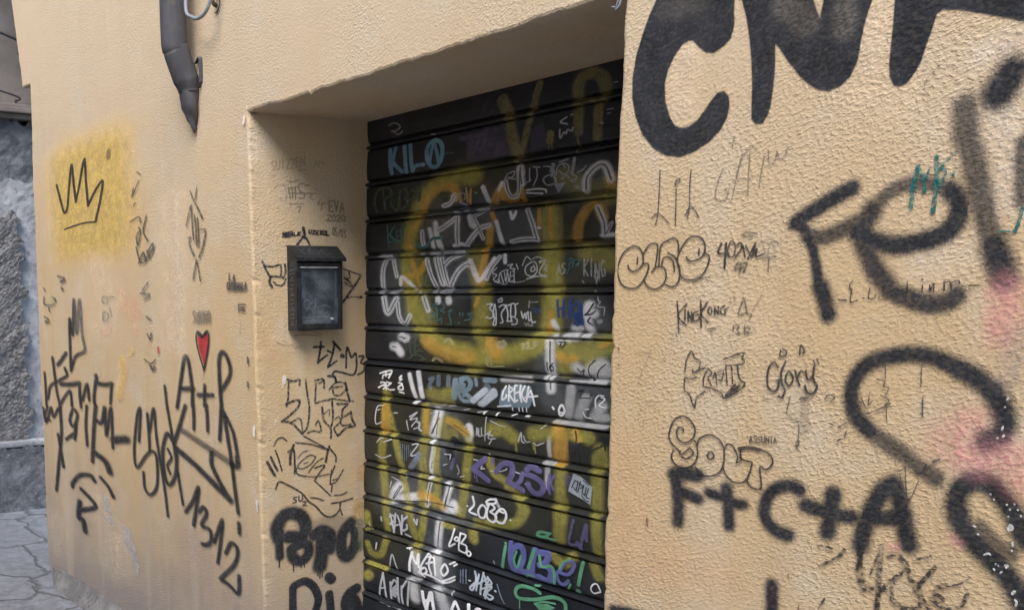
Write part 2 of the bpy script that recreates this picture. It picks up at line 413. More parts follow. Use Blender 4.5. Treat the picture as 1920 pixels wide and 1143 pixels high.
# ------------------------------------------------------------------ paint and ink on the wall and the shutter
PAINT = [
('overspray','S','mustard',0.98,0.3,0.702,'thin olive mist of overspray across the whole roller shutter',"""
c6634,10:629,3299 528,2921 794,2536 1400,2497 1715,2789 1699,3173
c4207,10:1018,3451 1369,3446
c5943,10:1921,3159 1928,3002
c7338,5:252,2031 254,1240
c5566,5:951,2161 1102,1889 1014,1519
c7917,5:1820,2122 1921,1562
c6771,5:1284,2005 1600,1622
c4686,10:1606,2563 2022,2523"""),
('overspray','S','whiteblue',0.98,0.3,0.679,'pale mist of overspray round the white letters of the roller shutter',"""
c5008,13:307,2992 421,2658
c4614,13:782,3227 935,2914
c3474,13:1159,3263 1543,3154
c3828,13:1839,3375 2017,3333
c4062,13:1943,2682 2033,2308
c4302,13:802,2083 652,1525
c4952,13:313,1505 963,1543
c2848,13:1704,2566 1716,2283
c3473,13:763,1269 821,936"""),
('graffiti_lettering','S','dimpurple',0.7,0.2,0.653,'dim purple spray letters near the top of the roller shutter',"""
c566,60:954,3691 1050,3690 1155,3695
c569,60:1038,3684 1047,3592
c561,60:1109,3683 1081,3626 1134,3624 1171,3726
c731,60:1234,3703 1202,3634 1292,3623 1238,3578
p363,40:1003,3681 1167,3690 1322,3717 1360,3564 1135,3560 1005,3574
p348,40:1505,3661 1606,3689 1630,3582 1519,3553
c460,40:1140,3804 1162,3853
c366,40:1181,3795 1209,3805"""),
('graffiti_lettering','S','olive',0.6,0.1,0.703,'dull olive spray letters V and R with drips at the top of the roller shutter',"""
c1225,85:1296,3850 1343,3761 1379,3649 1420,3536
c748,85:1573,3890 1517,3750 1470,3616 1425,3535
c252,85:1425,3535 1429,3506
c1139,85:1845,3749 1839,3823 1871,3873 1939,3878 1998,3845 2015,3794 2007,3757
c649,85:1844,3764 2007,3744
c973,85:1853,3735 1852,3615
c202,85:1847,3589 1858,3501
c857,85:1984,3715 1979,3573
c780,85:1660,3627 1658,3593
c139,85:1645,3587 1646,3552
c139,85:1665,3585 1669,3546"""),
('graffiti_lettering','S','mustard',0.85,0.1,0.702,'big mustard spray loops filling the upper half of the roller shutter',"""
c1922,92:1063,3476 875,3479 704,3443 566,3335 482,3181 457,2988 502,2791 611,2612 794,2520 1040,2476 1270,2468 1526,2517 1664,2593 1717,2734 1692,2955 1674,3228
c2779,60:527,2986 557,2725 637,2661
c2032,75:1783,2527 1951,2520 2101,2566
c1530,75:1822,2515 1814,2431
c813,75:1969,2521 1976,2453
c1688,65:1927,3028 2034,3003 2090,2970
c1522,65:2067,3353 2074,3277
c960,65:1638,3258 1652,3094
c1954,65:1097,3031 1149,2790 1153,2639
c1672,65:1130,2639 1179,2518 1089,2391
c1957,50:1764,3408 1876,3345 2053,3292"""),
('graffiti_lettering','S','orange',0.8,0.08,0.664,'orange glow over the mustard loops on the upper shutter',"""
c991,85:596,3324 652,3389 751,3438 858,3435 922,3400 901,3375
c426,85:943,3391 954,3345
c292,85:1009,3392 1014,3340
c259,85:1045,3402 1036,3326
c789,85:574,3278 505,3212 459,3123
c708,85:453,3130 477,3101
c808,85:1213,3185 1200,3110 1173,3034 1156,2943 1138,2872
c637,85:460,2916 496,2940 549,2929 623,3004
c602,85:495,3029 525,2972 549,2915 567,2856
c808,85:1237,3325 1304,3390 1320,3337 1392,3325 1448,3353
c634,85:1457,3364 1468,3313
c886,85:1862,3097 1883,3173 1945,3240 2001,3242 2038,3187
c647,85:2079,3374 2078,3328
c376,85:1593,3254 1596,3166
c466,85:1673,3254 1679,3099
c494,85:1219,3267 1251,3212
c638,85:394,2888 460,2934 543,2929 612,2970
c588,85:1102,2905 1136,2931
c495,85:1096,2753 1120,2793
c551,85:1697,2719 1691,2664 1679,2627
c1476,80:1238,2538 1288,2480
c910,80:1774,2495 1816,2479 1865,2487
c491,80:2052,2554 2096,2573
c1549,70:652,2531 788,2480 952,2452 1067,2457"""),
('graffiti_lettering','S','white',0.9,0.05,0.665,'soft white spray letters with dark centre lines across the middle of the shutter',"""
h465,80:796,3330 860,3342 901,3382
c476,80:1148,3406 1169,3373 1194,3326
h521,80:598,3193 604,3144 610,3116
c481,80:668,3203 689,3147 703,3098
c613,80:721,3234 735,3172 769,3096
h571,80:744,3192 819,3215 909,3253
h564,80:925,3255 924,3182 928,3102
c432,80:896,3098 949,3105 990,3098
c553,80:1033,3254 1049,3214 1075,3200
h388,80:1068,3246 1110,3191 1151,3125
h383,80:1068,3252 1167,3278
h548,80:1011,3099 1071,3148 1130,3184 1203,3196
h628,80:188,2869 194,2973 232,3041
c545,80:232,3049 295,3047
h509,80:307,3035 339,2933
h521,80:646,3025 686,2940 732,2863
h584,80:735,3035 764,2952 798,2876
h512,80:790,3034 819,2951 847,2869
h573,80:813,2985 877,3024 991,3053
h597,80:869,2868 942,2948 1014,2986 1050,2982
c559,80:1049,3005 1086,2945 1117,2895
c456,80:1117,2892 1166,2917 1254,3011
c469,80:520,2856 400,2924 376,2881
h694,80:1439,3483 1445,3441 1458,3396
h384,80:1332,3420 1353,3361 1392,3332 1437,3360 1435,3467
c355,80:1280,3380 1303,3416
h638,80:1913,3328 1922,3389 1983,3435 2038,3429 2076,3363
h496,80:2001,3236 2044,3163 2047,3102
c494,80:2035,3097 2097,3097
h290,80:2058,3107 2094,3155
c322,80:1371,3256 1391,3220 1416,3253
h473,80:1507,3260 1546,3181 1576,3098
h448,80:1576,3101 1475,3106 1381,3098
c427,80:1260,3212 1308,3094
c251,80:1590,3160 1603,3159
c362,80:1335,3028 1341,2988
h435,80:1189,2902 1238,2968 1296,3019
c154,80:1494,3361 1567,3361 1629,3353 1640,3339
c155,80:1494,3347 1612,3334
h707,80:201,2802 252,2701 339,2794
h548,80:352,2765 377,2670 426,2634 484,2686
h565,80:614,2801 637,2765 663,2723
c590,80:752,2793 756,2773
c651,80:851,2793 856,2773
c661,80:396,2571 427,2535
h915,80:390,2552 445,2547
h931,80:303,2490 341,2484
c927,80:341,2491 385,2452
c498,80:480,2320 508,2256 541,2184
c547,80:569,2340 591,2268 610,2189
h848,80:1699,2566 1705,2480 1710,2406
h856,80:1704,2387 1712,2313
c880,80:1968,2757 1943,2716 1997,2716
c733,80:1956,2692 1974,2634
c741,80:1874,2641 1898,2644
c608,80:1749,2592 1771,2568
c895,80:1828,2594 1876,2601
c588,80:1948,2598 1968,2599
c517,80:1716,2671 1739,2635
c892,55:1892,2441 1965,2421
c1168,55:2003,2435 2064,2462 2088,2439
c1020,55:2029,2389 2097,2411
c379,55:1871,2364 2099,2373
c635,55:1340,2345 1562,2359"""),
('graffiti_lettering','S','white',0.9,0.05,0.670,'soft white spray bars and blots on the lower left of the shutter',"""
h1085,85:778,2109 751,2038 712,1968
c616,85:786,2063 763,1959
c512,85:720,1925 730,1871
c552,85:733,1868 717,1800 707,1725
h449,85:699,1664 676,1578 666,1501
h729,85:886,1670 865,1601 844,1532
h1175,85:384,1586 333,1531 307,1496
c963,85:333,1500 472,1523 569,1546
c1196,85:855,1519 938,1533
c1088,85:927,1553 933,1532
c694,85:1061,2048 1070,2007 1053,1970
c405,85:539,2150 563,2152
c370,85:698,1690 721,1693
h897,75:802,1423 788,1335 773,1259
c644,75:770,1236 787,1223
c1189,50:770,1210 778,1117 793,1033
c1240,50:533,972 549,868
c1114,50:546,1163 575,1027
c1302,50:794,973 834,913 862,866
c764,45:1860,2332 1855,2252 1842,2177
c907,45:1963,2285 1934,2222 1916,2178
c895,45:2074,2253 2030,2195 2100,2196
c456,45:1763,2145 1929,2146 2102,2151
c381,45:1715,2058 1719,1956
c474,45:1695,1915 1755,1917
c481,45:1705,1884 1709,1782"""),
('graffiti_lettering','S','mustard',0.85,0.1,0.680,'tall mustard spray letters filling the lower half of the roller shutter',"""
c1088,68:230,2194 225,2070 209,1929 183,1769 203,1646 223,1538 236,1397 249,1319
c886,68:267,2051 318,1925 370,1793 421,1646 466,1514 504,1395
c1171,68:657,2123 641,2027 642,1938 626,1825 627,1713 623,1600 630,1495
c960,68:753,1885 755,1768 763,1622 741,1522
c969,68:862,2070 961,2048 1036,1996 1057,1908 1046,1794 1032,1699 1013,1589 994,1506
c1367,60:908,1989 819,1972 807,2043
c1497,68:714,2215 793,2207 881,2228
c598,68:703,2167 904,2173
c1396,68:1251,2047 1359,2058 1431,2026
c231,68:1456,1996 1458,1943
c1458,68:1600,2058 1680,2073
c161,68:1593,2012 1599,1974
c161,68:1608,2014 1611,1956
c1290,68:1732,2072 1883,2089 1988,2082
c1137,68:2077,2032 2096,1962
c851,68:1237,1868 1298,1794 1445,1748
c830,68:1398,1734 1513,1692
c1063,68:1804,1885 1808,1797 1807,1720 1802,1628
c1075,68:2060,1982 2063,1854 2068,1714
c980,68:1505,1664 1529,1634 1516,1592
c982,68:1542,1627 1486,1548 1344,1506 1136,1484
c867,68:1012,1601 977,1496
c1165,68:1817,1726 1817,1630 1812,1519
c875,68:2059,1772 2070,1648 2086,1495
c1084,68:7,1333 14,1260
c863,68:22,1129 69,1072 178,1086 232,1199
c963,68:224,1408 242,1274
c1016,68:473,1433 530,1320 573,1240
c915,68:639,1445 627,1347 586,1260
c1019,68:566,1247 567,1168
c772,68:839,1417 928,1416
c1020,68:1113,1414 1120,1375
c918,68:1772,1407 1851,1386 1917,1437
c885,68:2067,1419 2097,1369
c862,68:37,990 225,993
c1196,68:5,896 37,913"""),
('graffiti_lettering','S','orange',0.8,0.08,0.678,'orange glow over the tall mustard letters on the lower shutter',"""
c1161,80:221,2085 231,2009 222,1946
c810,80:868,2063 950,2043 1041,2004
c1118,80:605,1559 712,1562 816,1527
c735,80:652,2101 648,1976
c1404,80:1782,2103 1802,2036 1796,1960
c627,80:1798,1916 1815,1918
c764,80:1899,2103 1925,2069"""),
('graffiti_lettering','S','black',0.3,0.1,0.708,'thin dark lines cutting through the white spray on the lower shutter',"""
c127,100:782,2073 739,2022 697,1963
c109,100:762,2039 752,1965
c156,100:403,1589 359,1536 310,1489
c150,100:320,1481 497,1505 665,1528 804,1536 922,1536
c112,100:693,1648 676,1571 663,1501
c110,100:854,1592 838,1520
c111,100:720,1793 712,1748
c1064,100:919,1948 941,1936
c1075,100:877,1886 899,1845
c122,100:917,2047 1052,1998
c129,100:365,2552 396,2552 427,2539
c131,100:291,2486 316,2490
c204,100:1995,2766 1966,2728 1941,2709
c204,100:1939,2709 1982,2713 2008,2728
c205,100:1975,2696 1960,2675 1992,2658
c151,100:1762,2568 1812,2564 1789,2539
c152,100:1783,2569 1772,2544
c155,100:1686,2457 1683,2435 1690,2414
c154,100:1729,2453 1704,2437 1705,2418 1728,2416 1725,2438 1709,2434
c148,100:2020,2483 1983,2451 1979,2416 2002,2387 2021,2382
c147,100:2090,2466 2050,2437 2029,2395
c149,100:1900,2435 1925,2418 1948,2432 1941,2407
c166,100:1917,2318 1945,2326 1923,2288 1963,2288 1983,2287
c119,100:2009,2319 1991,2287
c184,100:1910,2036 1912,2073 1902,2109
c183,100:1910,2036 1942,2049 1966,2052
c185,100:1918,2031 1895,1997 1868,1950
c169,100:1922,2032 1926,1995 1926,1958
c183,100:1930,2033 1960,1999 1990,1960
c155,100:1864,2056 1867,1969
c182,100:1967,2031 2000,2004 2014,1969
c209,100:2075,2086 2095,2070 2084,2051 2015,2018
c154,100:1894,2022 1869,2025
c208,100:2105,2089 2110,2036"""),
('graffiti_lettering','S','lightblue',0.28,0.08,0.594,'light blue marker tag Kilo with a ringed A at the top left of the shutter',"""
c547,100:267,3710 271,3638 286,3565
c502,100:325,3715 300,3651 286,3628
c543,100:292,3636 332,3606 390,3567
c536,100:415,3711 425,3638 433,3559
c532,100:473,3714 485,3631 495,3561
c489,100:495,3561 530,3586 604,3586
o519,100:708,3714 643,3678 644,3606 691,3562 743,3571 781,3622 773,3686
c438,100:702,3695 677,3642 662,3588
c435,100:709,3694 735,3635 749,3586
c155,40:793,3625 882,3623"""),
('graffiti_lettering','S','darkgreen',0.3,0.15,0.588,'dull green marker name under the light blue tag Kilo',"""
c329,100:168,3489 117,3446 104,3396 124,3343
c324,100:194,3483 206,3417 219,3351
c284,100:168,3474 250,3481 299,3445 269,3426 225,3419
c320,100:275,3447 290,3368 337,3339 361,3369 378,3453
c283,100:450,3461 390,3452 373,3390 385,3339 427,3357
c280,100:444,3461 457,3362
c276,100:427,3400 503,3449 538,3408 445,3384
c276,100:543,3463 561,3375
c276,100:503,3456 549,3417 606,3484
c275,100:594,3482 573,3378"""),
('graffiti_lettering','S','tealdim',0.3,0.15,0.595,'teal marker letters KGL under the dull green name',"""
c236,100:241,3249 248,3197 253,3146
c235,100:325,3251 282,3210 263,3189
c234,100:263,3197 313,3165 398,3147
c215,100:380,3212 343,3210 344,3175 380,3180
c231,100:400,3246 392,3197 401,3145
c234,100:251,3146 325,3147 401,3145
c164,100:257,3143 261,3102
c383,100:553,3119 599,3096 656,3114
c343,100:644,3108 700,3147 744,3148
c440,100:733,3148 788,3149
c210,100:579,2855 636,2885 647,2927"""),
('graffiti_lettering','S','paleblue',0.35,0.2,0.703,'thin pale scribbled throw up with a solid triangle at the upper right of the shutter',"""
c177,85:1345,3460 1318,3421
c175,85:1345,3457 1397,3468 1389,3441 1346,3437 1413,3425
c157,85:1476,3469 1483,3400 1529,3411
c156,85:1513,3472 1518,3403
c154,85:1535,3476 1589,3469
c155,85:1562,3470 1573,3426 1548,3378
c167,85:1616,3470 1668,3462 1665,3438
o169,85:1679,3421 1627,3414 1623,3393 1655,3372 1706,3382
c167,85:1676,3479 1696,3435 1715,3379
c179,85:1730,3438 1756,3417 1789,3423 1792,3455 1754,3471 1716,3457 1713,3421
c135,85:1754,3465 1773,3445
c305,85:1690,3472 1679,3418
c209,85:1728,3480 1786,3488
p75,85:1698,3374 1783,3377 1728,3326
c357,85:1830,3487 1828,3451 1819,3420
c149,85:1815,3414 1853,3394 1833,3369 1816,3381 1841,3385
c147,85:1856,3416 1892,3424 1911,3443
c132,85:1872,3420 1896,3430
c149,85:1838,3352 1863,3350 1843,3340 1869,3338
c180,85:1748,3394 1782,3408 1799,3395"""),
('graffiti_lettering','S','greywhite',0.32,0.15,0.711,'small pale scribbled names in a row over the mustard loop on the right',"""
c167,85:1278,2960 1244,2934 1279,2920 1250,2897 1290,2878
c149,85:1290,2878 1308,2933 1330,2877
c148,85:1343,2932 1349,2886 1367,2932 1373,2885
c148,85:1391,2938 1383,2885 1412,2888
c147,85:1387,2911 1416,2917
c148,85:1318,2939 1366,2948 1362,2932
c147,85:1366,2971 1404,2976 1385,2957 1424,2950 1405,2937
c146,85:1433,2976 1448,2949
c147,85:1419,2943 1417,2876
o176,85:1558,2985 1508,2961 1510,2925 1556,2908 1592,2933 1586,2971
c160,85:1568,2965 1546,2947 1555,2934 1578,2943 1568,2959
c159,85:1608,2980 1648,2988 1610,2926 1669,2909
c157,85:1649,2969 1667,2963 1650,2944 1668,2934
c144,85:1480,2968 1506,3012 1544,2995
c142,85:1557,3001 1593,3009 1630,2998
c141,85:1608,2986 1652,2991
c159,85:1515,2895 1593,2908 1665,2905
l155,55:1739,2916 1749,2972 1763,2922
l155,55:1743,2936 1758,2939
l154,55:1793,2968 1779,2970 1771,2955 1792,2939 1791,2922 1771,2915
l166,50:1922,2987 1926,2905
l166,50:1949,2984 1924,2942 1953,2903
l165,50:1971,2983 1975,2902
l164,50:2001,2884 1997,2964 2027,2882 2024,2962
l163,50:2061,2969 2045,2978 2036,2939 2049,2899 2064,2905 2063,2933 2052,2934
c149,50:1993,2900 2014,2888 2003,2868
c144,50:1246,2922 1262,2883 1294,2902 1305,2876 1343,2869 1361,2882
c141,50:1398,2881 1453,2880 1498,2886
c120,60:1733,2870 1748,2900
c146,60:1915,2879 1924,2868
c129,60:2015,2898 2006,2861
c130,60:2019,2832 2014,2818
c130,60:2024,2797 2029,2780 2041,2774 2026,2751 2069,2746 2067,2708
c491,60:2034,2676 2045,2679"""),
('graffiti_lettering','S','tealdim',0.35,0.2,0.654,'small blue green scribble at the right over the mustard loop',"""
c169,80:1809,2983 1833,2995 1818,2959 1851,2982 1844,2952
c167,80:1850,2988 1892,2981 1868,2957 1889,2963
c154,80:1802,2941 1812,2916 1834,2982
c227,80:706,2752 750,2766 729,2738 757,2724
c228,80:695,2702 740,2706 718,2682 696,2674
c227,80:751,2738 763,2668 796,2676
c226,80:795,2766 823,2738 784,2724 823,2711
c210,80:707,2660 752,2658
c189,80:861,2718 888,2725 867,2697 884,2643 852,2642
c153,80:963,2709 966,2695
c152,80:989,2709 992,2695
c184,80:1066,2710 1036,2703 1062,2690 1052,2673 1005,2665
c204,80:948,2644 958,2654
c157,80:791,2676 795,2641"""),
('graffiti_lettering','S','greywhite',0.3,0.12,0.692,'grey bubble letters with a tiny crown in the middle of the shutter',"""
c179,100:1197,2760 1243,2760 1222,2737 1257,2708 1233,2682 1194,2688
c180,100:1262,2760 1250,2708 1263,2682 1249,2646 1273,2650 1276,2709 1265,2754
c177,100:1299,2744 1327,2757 1351,2748 1319,2709 1330,2664 1311,2657
c176,100:1356,2757 1371,2710 1368,2671
c175,100:1395,2761 1393,2710 1401,2672
c175,100:1370,2754 1423,2762 1430,2697 1391,2694
c175,100:1363,2668 1405,2668
c175,100:1433,2685 1447,2672 1434,2653 1401,2652
c144,100:1287,2780 1317,2794 1322,2777 1294,2772
c142,100:1430,2758 1450,2766
c188,100:1477,2720 1492,2686 1505,2711 1515,2683 1522,2717
c172,100:1531,2721 1537,2674 1551,2680
c172,100:1549,2718 1560,2668 1586,2668
c126,55:1502,2661 1516,2645 1524,2661
c125,55:1533,2658 1536,2646 1547,2646
c125,55:1560,2659 1552,2649 1565,2646
c125,55:1538,2780 1535,2742
c123,55:1547,2771 1604,2774
c151,55:1737,2774 1741,2768"""),
('graffiti_lettering','S','blue',0.4,0.15,0.730,'dark blue marker letters HKB beside the white blots on the right',"""
c332,100:1747,2780 1757,2696
c331,100:1795,2783 1790,2696
c300,100:1755,2737 1796,2743
c357,100:1839,2792 1833,2744 1832,2691
c327,100:1888,2774 1842,2732 1888,2691
c501,100:1911,2757 1916,2686
c887,100:1888,2703 1909,2674
c356,100:1865,2667 1890,2656
c617,50:1571,2737 1611,2724"""),
('graffiti_lettering','S','paleyellow',0.35,0.2,0.684,'pale yellow marker letters KLF on the lower mustard loop',"""
l238,75:1498,2551 1500,2519
l238,75:1530,2554 1499,2534 1531,2523
l237,75:1541,2554 1542,2523 1573,2526
l234,75:1617,2561 1586,2558 1587,2526
l234,75:1587,2542 1611,2544
p161,50:1286,2552 1348,2566 1377,2542 1354,2509 1296,2517
c166,70:1205,2467 1216,2411 1347,2418
c149,70:1235,2458 1241,2415
c144,70:1451,2404 1470,2408
c415,50:832,2537 875,2553 908,2526
c354,50:711,2420 744,2435 801,2417"""),
('graffiti_lettering','S','darkgreen',0.35,0.2,0.614,'dull green ladder shaped marker letter left of the mustard loop',"""
c201,100:490,2541 488,2482 500,2431
c218,100:476,2423 548,2448 642,2422
c181,100:553,2553 535,2506 530,2458
c180,100:536,2491 583,2511 612,2509
c181,100:530,2458 583,2475 618,2469
c147,100:445,2510 449,2473
c216,100:584,2417 642,2424"""),
('graffiti_lettering','S','white',0.3,0.1,0.598,'small white brush character with a second tiny one beside it on the left of the shutter',"""
c245,100:169,2309 227,2324 298,2333 266,2285
c230,100:202,2296 199,2277
c227,100:208,2300 279,2312
c229,100:234,2324 234,2294
c249,100:176,2248 202,2254 228,2244 189,2230 149,2214
c227,100:247,2257 294,2252
c230,100:292,2252 228,2221 202,2208
c229,100:202,2235 266,2209 323,2213
c230,100:234,2252 234,2206
c206,100:379,2292 404,2308 386,2277 410,2286
c224,100:373,2261 411,2256 380,2239
c224,100:367,2231 411,2249 417,2219 367,2220
c262,100:380,2202 423,2197"""),
('graffiti_lettering','S','skyblue',0.4,0.1,0.662,'light blue bubble letters with dark holes right of the mustard blot',"""
c768,80:934,2309 929,2263 925,2207
c618,80:981,2322 1039,2330 1071,2301 1046,2265 988,2254 987,2309
c583,80:1009,2248 1073,2219
c441,80:1111,2331 1122,2297
c663,80:1192,2329 1274,2331
c520,80:955,2289 967,2234 1011,2196 1094,2203
c379,80:1010,2223 1014,2293
p223,85:1333,2282 1380,2305 1473,2324 1564,2317 1593,2262 1555,2201 1316,2187
c666,85:1246,2235 1275,2251
c836,50:1215,2293 1246,2248
c468,45:690,2304 724,2310 690,2268 702,2247
c605,45:774,2323 775,2274
c598,45:866,2326 867,2280"""),
('graffiti_lettering','S','whiteblue',0.4,0.05,0.671,'two slanting pale blue spray bars beside the light blue bubble letters',"""
c753,100:1199,2272 1094,2203
c848,100:1276,2254 1166,2188
c843,100:1270,2270 1197,2204"""),
('graffiti_lettering','S','white',0.3,0.12,0.713,'white marker name Greka over the light blue bubble letters',"""
c248,100:1370,2307 1347,2269 1344,2229 1372,2245 1376,2258
c246,100:1396,2312 1396,2227
c229,100:1394,2306 1429,2292 1400,2267 1441,2224
c228,100:1459,2317 1441,2309 1446,2231 1466,2236
c226,100:1446,2274 1474,2282
c242,100:1487,2319 1483,2273 1499,2229
c225,100:1519,2318 1497,2274 1521,2237
c224,100:1550,2317 1538,2271
c240,100:1565,2298 1543,2265 1535,2232
c239,100:1565,2298 1584,2262 1599,2218
c223,100:1525,2257 1566,2263 1619,2271
c165,100:1306,2187 1364,2195 1411,2202
c131,100:1426,2190 1426,2174
c130,100:1477,2195 1478,2175
c129,100:1505,2197 1507,2175
c129,100:1536,2200 1537,2177
c237,100:1209,2148 1204,2134
c233,100:1312,2150 1313,2137
c196,100:1432,2148 1446,2156
c193,100:1529,2154 1552,2153
o248,100:1801,2238 1779,2209 1791,2179 1820,2206
c185,100:1782,2196 1820,2200
c249,100:1734,2220 1742,2211
c148,100:2036,2243 2034,2285 2056,2307 2087,2307
c148,100:2072,2300 2095,2290 2059,2257 2101,2249
c136,100:1950,2212 1967,2189 2003,2186
c135,100:1966,2228 1989,2233"""),
('graffiti_lettering','S','greywhite',0.32,0.15,0.658,'thin pale scratches and letters at the left of the lower shutter',"""
c177,100:202,2101 130,2081 116,1974 182,1987
c156,100:136,2062 163,2071
c168,100:486,2052 564,2087 492,2034 566,2049 507,1991
c167,100:529,1978 565,1989
c151,100:455,2023 471,1965
c297,100:564,2026 588,2021 583,1984 606,1975
c152,100:318,2061 356,2064
c157,100:133,1846 169,1876 202,1882
c174,100:209,1857 293,1884
c177,100:112,1762 189,1748 287,1779
c136,100:294,1635 371,1623
c137,100:281,1563 294,1604
c189,100:518,1876 578,1885 506,1806 567,1818
c143,100:844,1856 897,1859
c144,100:899,1860 894,1830
c144,100:834,1786 867,1798
c142,100:989,1736 1026,1745
l137,100:1127,2003 1134,2048 1144,2004
l137,100:1130,2019 1140,2020
l137,100:1149,2045 1150,2000 1167,2001
l137,100:1173,2052 1174,2007 1191,2008
c122,100:1040,2059 1025,2037
c152,100:1226,2020 1271,2015
c119,100:1213,2118 1202,1980
c135,100:1237,1964 1271,2002
c156,100:1108,1858 1144,1856
c156,100:1186,1827 1176,1811 1206,1816
c153,80:1212,2015 1252,2040 1233,1997 1292,2001
c147,80:1483,2006 1505,2060 1511,2015 1530,2004
c146,80:1524,2043 1543,2013 1575,2016
c143,80:1652,2095 1670,2104
c144,80:1602,2013 1629,2003 1656,2013 1682,2022
c133,80:1250,2101 1329,2082 1377,2080
c134,80:1258,1809 1327,1815 1375,1829 1394,1841
c148,80:1452,1833 1518,1825
c146,80:1532,1824 1627,1828
c164,80:1547,1777 1571,1761"""),
('graffiti_lettering','S','dimblue',0.4,0.2,0.640,'fine dark blue hatching and a short pale blue bar on the lower left of the shutter',"""
c96,100:395,1865 393,1780
c96,100:417,1868 415,1768
c95,100:439,1870 438,1763
c95,100:462,1865 460,1766
c95,100:484,1868 479,1792
c95,100:503,1840 499,1802
c754,90:590,1821 543,1762 495,1721
c267,90:458,1651 470,1676
c147,90:1003,1159 1006,1083
c147,90:1025,1168 1029,1081
c146,90:1052,1174 1058,1087
c160,90:1332,1148 1362,1087 1392,1046"""),
('graffiti_lettering','S','purple',0.32,0.08,0.707,'violet spray letters Olsk with an arrow at their left on the lower shutter',"""
c763,100:1205,1871 1145,1828 1109,1802
c762,100:1114,1799 1177,1777 1238,1751
c157,100:1120,1769 1126,1748
c157,100:1141,1765 1144,1730
c467,70:932,1835 912,1775
c674,100:1308,1812 1341,1854 1384,1872
c733,100:1384,1870 1432,1867 1438,1821 1411,1770
c699,100:1411,1766 1473,1752 1525,1737
c561,100:1522,1833 1509,1791 1482,1767
c716,100:1648,1863 1580,1877 1553,1857
c679,100:1559,1831 1627,1821 1682,1791 1675,1751 1631,1734 1584,1756 1570,1780
c485,100:1580,1880 1625,1880
c384,100:1728,1852 1721,1803 1732,1753
c351,100:1762,1854 1738,1812 1761,1777
c511,60:1276,1880 1272,1852
c159,60:1690,1805 1751,1820
c782,40:1860,1855 1861,1824"""),
('paste_up','S','whiteblue',0.4,0.1,0.774,'white stuck on patch with a dense black scrawl near the right edge of the shutter',"""
p153,80:1900,1883 1950,1875 2032,1831 2022,1737 1972,1757 1867,1787"""),
('graffiti_lettering','S','black',0.3,0.1,0.764,'dense black scrawl written on the white patch near the right edge of the shutter',"""
c140,100:1914,1851 1891,1810
c139,100:1914,1851 1927,1846
c155,100:1935,1848 1925,1802
c155,100:1951,1850 1937,1792
c154,100:1943,1836 1968,1828 1953,1813
c154,100:1976,1835 1966,1790 1994,1788
c154,100:1993,1825 1983,1780
c154,100:2009,1822 1995,1776 2015,1770
c139,100:1963,1777 1988,1756 2012,1754
c140,100:1904,1812 1929,1791
c122,100:1967,1859 2008,1840"""),
('graffiti_lettering','S','white',0.26,0.08,0.693,'white marker name Lobo in looping letters on the lower shutter',"""
c305,100:1106,1633 1119,1586 1077,1540 1140,1529
o301,100:1192,1597 1157,1560 1170,1522 1211,1526 1227,1576
c297,100:1250,1608 1233,1566 1240,1523 1287,1511 1314,1548 1262,1569
c276,100:1262,1569 1301,1597 1267,1615 1232,1605
o274,100:1226,1620 1260,1642 1311,1646 1301,1625 1255,1615
o313,100:1352,1600 1308,1559 1321,1521 1371,1521 1398,1563 1386,1596
c273,100:1347,1585 1375,1582
c203,100:1056,1568 1061,1568
c174,100:1431,1550 1436,1549
c430,50:1306,1649 1335,1611"""),
('graffiti_lettering','S','greywhite',0.32,0.15,0.619,'pale grey marker letters Prig at the left below the white bars',"""
c295,100:287,1383 306,1323 321,1267
c271,100:276,1363 321,1380 328,1345 284,1314
c294,100:343,1397 336,1328 314,1261
c269,100:365,1388 394,1339 402,1268
c247,100:343,1316 394,1334
c269,100:416,1397 409,1288
c314,100:473,1398 423,1362 416,1298 466,1317 466,1343
c244,100:445,1277 502,1270
c230,100:178,1345 186,1319
c263,100:543,1393 571,1363 578,1399"""),
('graffiti_lettering','S','white',0.26,0.08,0.672,'small white letters LB and a full stop as a ring, under the name Lobo',"""
c253,100:947,1407 923,1344 893,1287 953,1316
o229,100:970,1362 949,1342 974,1337 986,1355
c249,100:1004,1393 993,1333 988,1281
c247,100:1004,1392 1053,1386 1018,1338
c248,100:1005,1331 1061,1322 1050,1278 988,1281
o248,100:1077,1296 1058,1275 1078,1263 1100,1284"""),
('graffiti_lettering','S','white',0.3,0.1,0.650,'white marker name Merlo in quote marks with two strokes under it',"""
c222,100:467,1187 517,1202
c201,100:496,1211 496,1184
c403,100:524,1172 504,1110 497,1045
c353,100:517,1166 567,1105 587,1172 595,1089
c286,100:690,1198 630,1119 603,1060
o287,100:657,1099 616,1072 637,1050 678,1077
c306,100:710,1189 698,1125 726,1070
c282,100:671,1128 731,1150
c282,100:744,1183 758,1130 766,1071
c260,100:684,1175 737,1182
c306,100:603,1051 712,1058 819,1044
o301,100:854,1164 818,1117 845,1089 885,1128
c257,100:826,1048 884,1072 953,1107
c256,100:832,1038 897,1058 954,1087
c253,100:901,1174 945,1197
c252,100:940,1172 968,1189
c220,100:582,1055 658,1037"""),
('graffiti_lettering','S','whiteblue',0.3,0.12,0.697,'pale marker scribble in joined letters under the ring full stop',"""
c290,100:1137,1181 1150,1134 1122,1065 1095,1071 1145,1116
c268,100:1173,1172 1152,1068
c266,100:1214,1190 1198,1129 1188,1052
c243,100:1175,1115 1250,1165
c264,100:1221,1175 1246,1107 1230,1038
c262,100:1250,1174 1286,1141 1234,1121
c242,100:1193,1086 1286,1125
c263,100:1287,1117 1247,1075 1300,1063 1271,1040 1242,1049
c246,100:1262,1164 1218,1051
c282,100:1317,1104 1322,1103
c187,100:1084,1114 1099,1115"""),
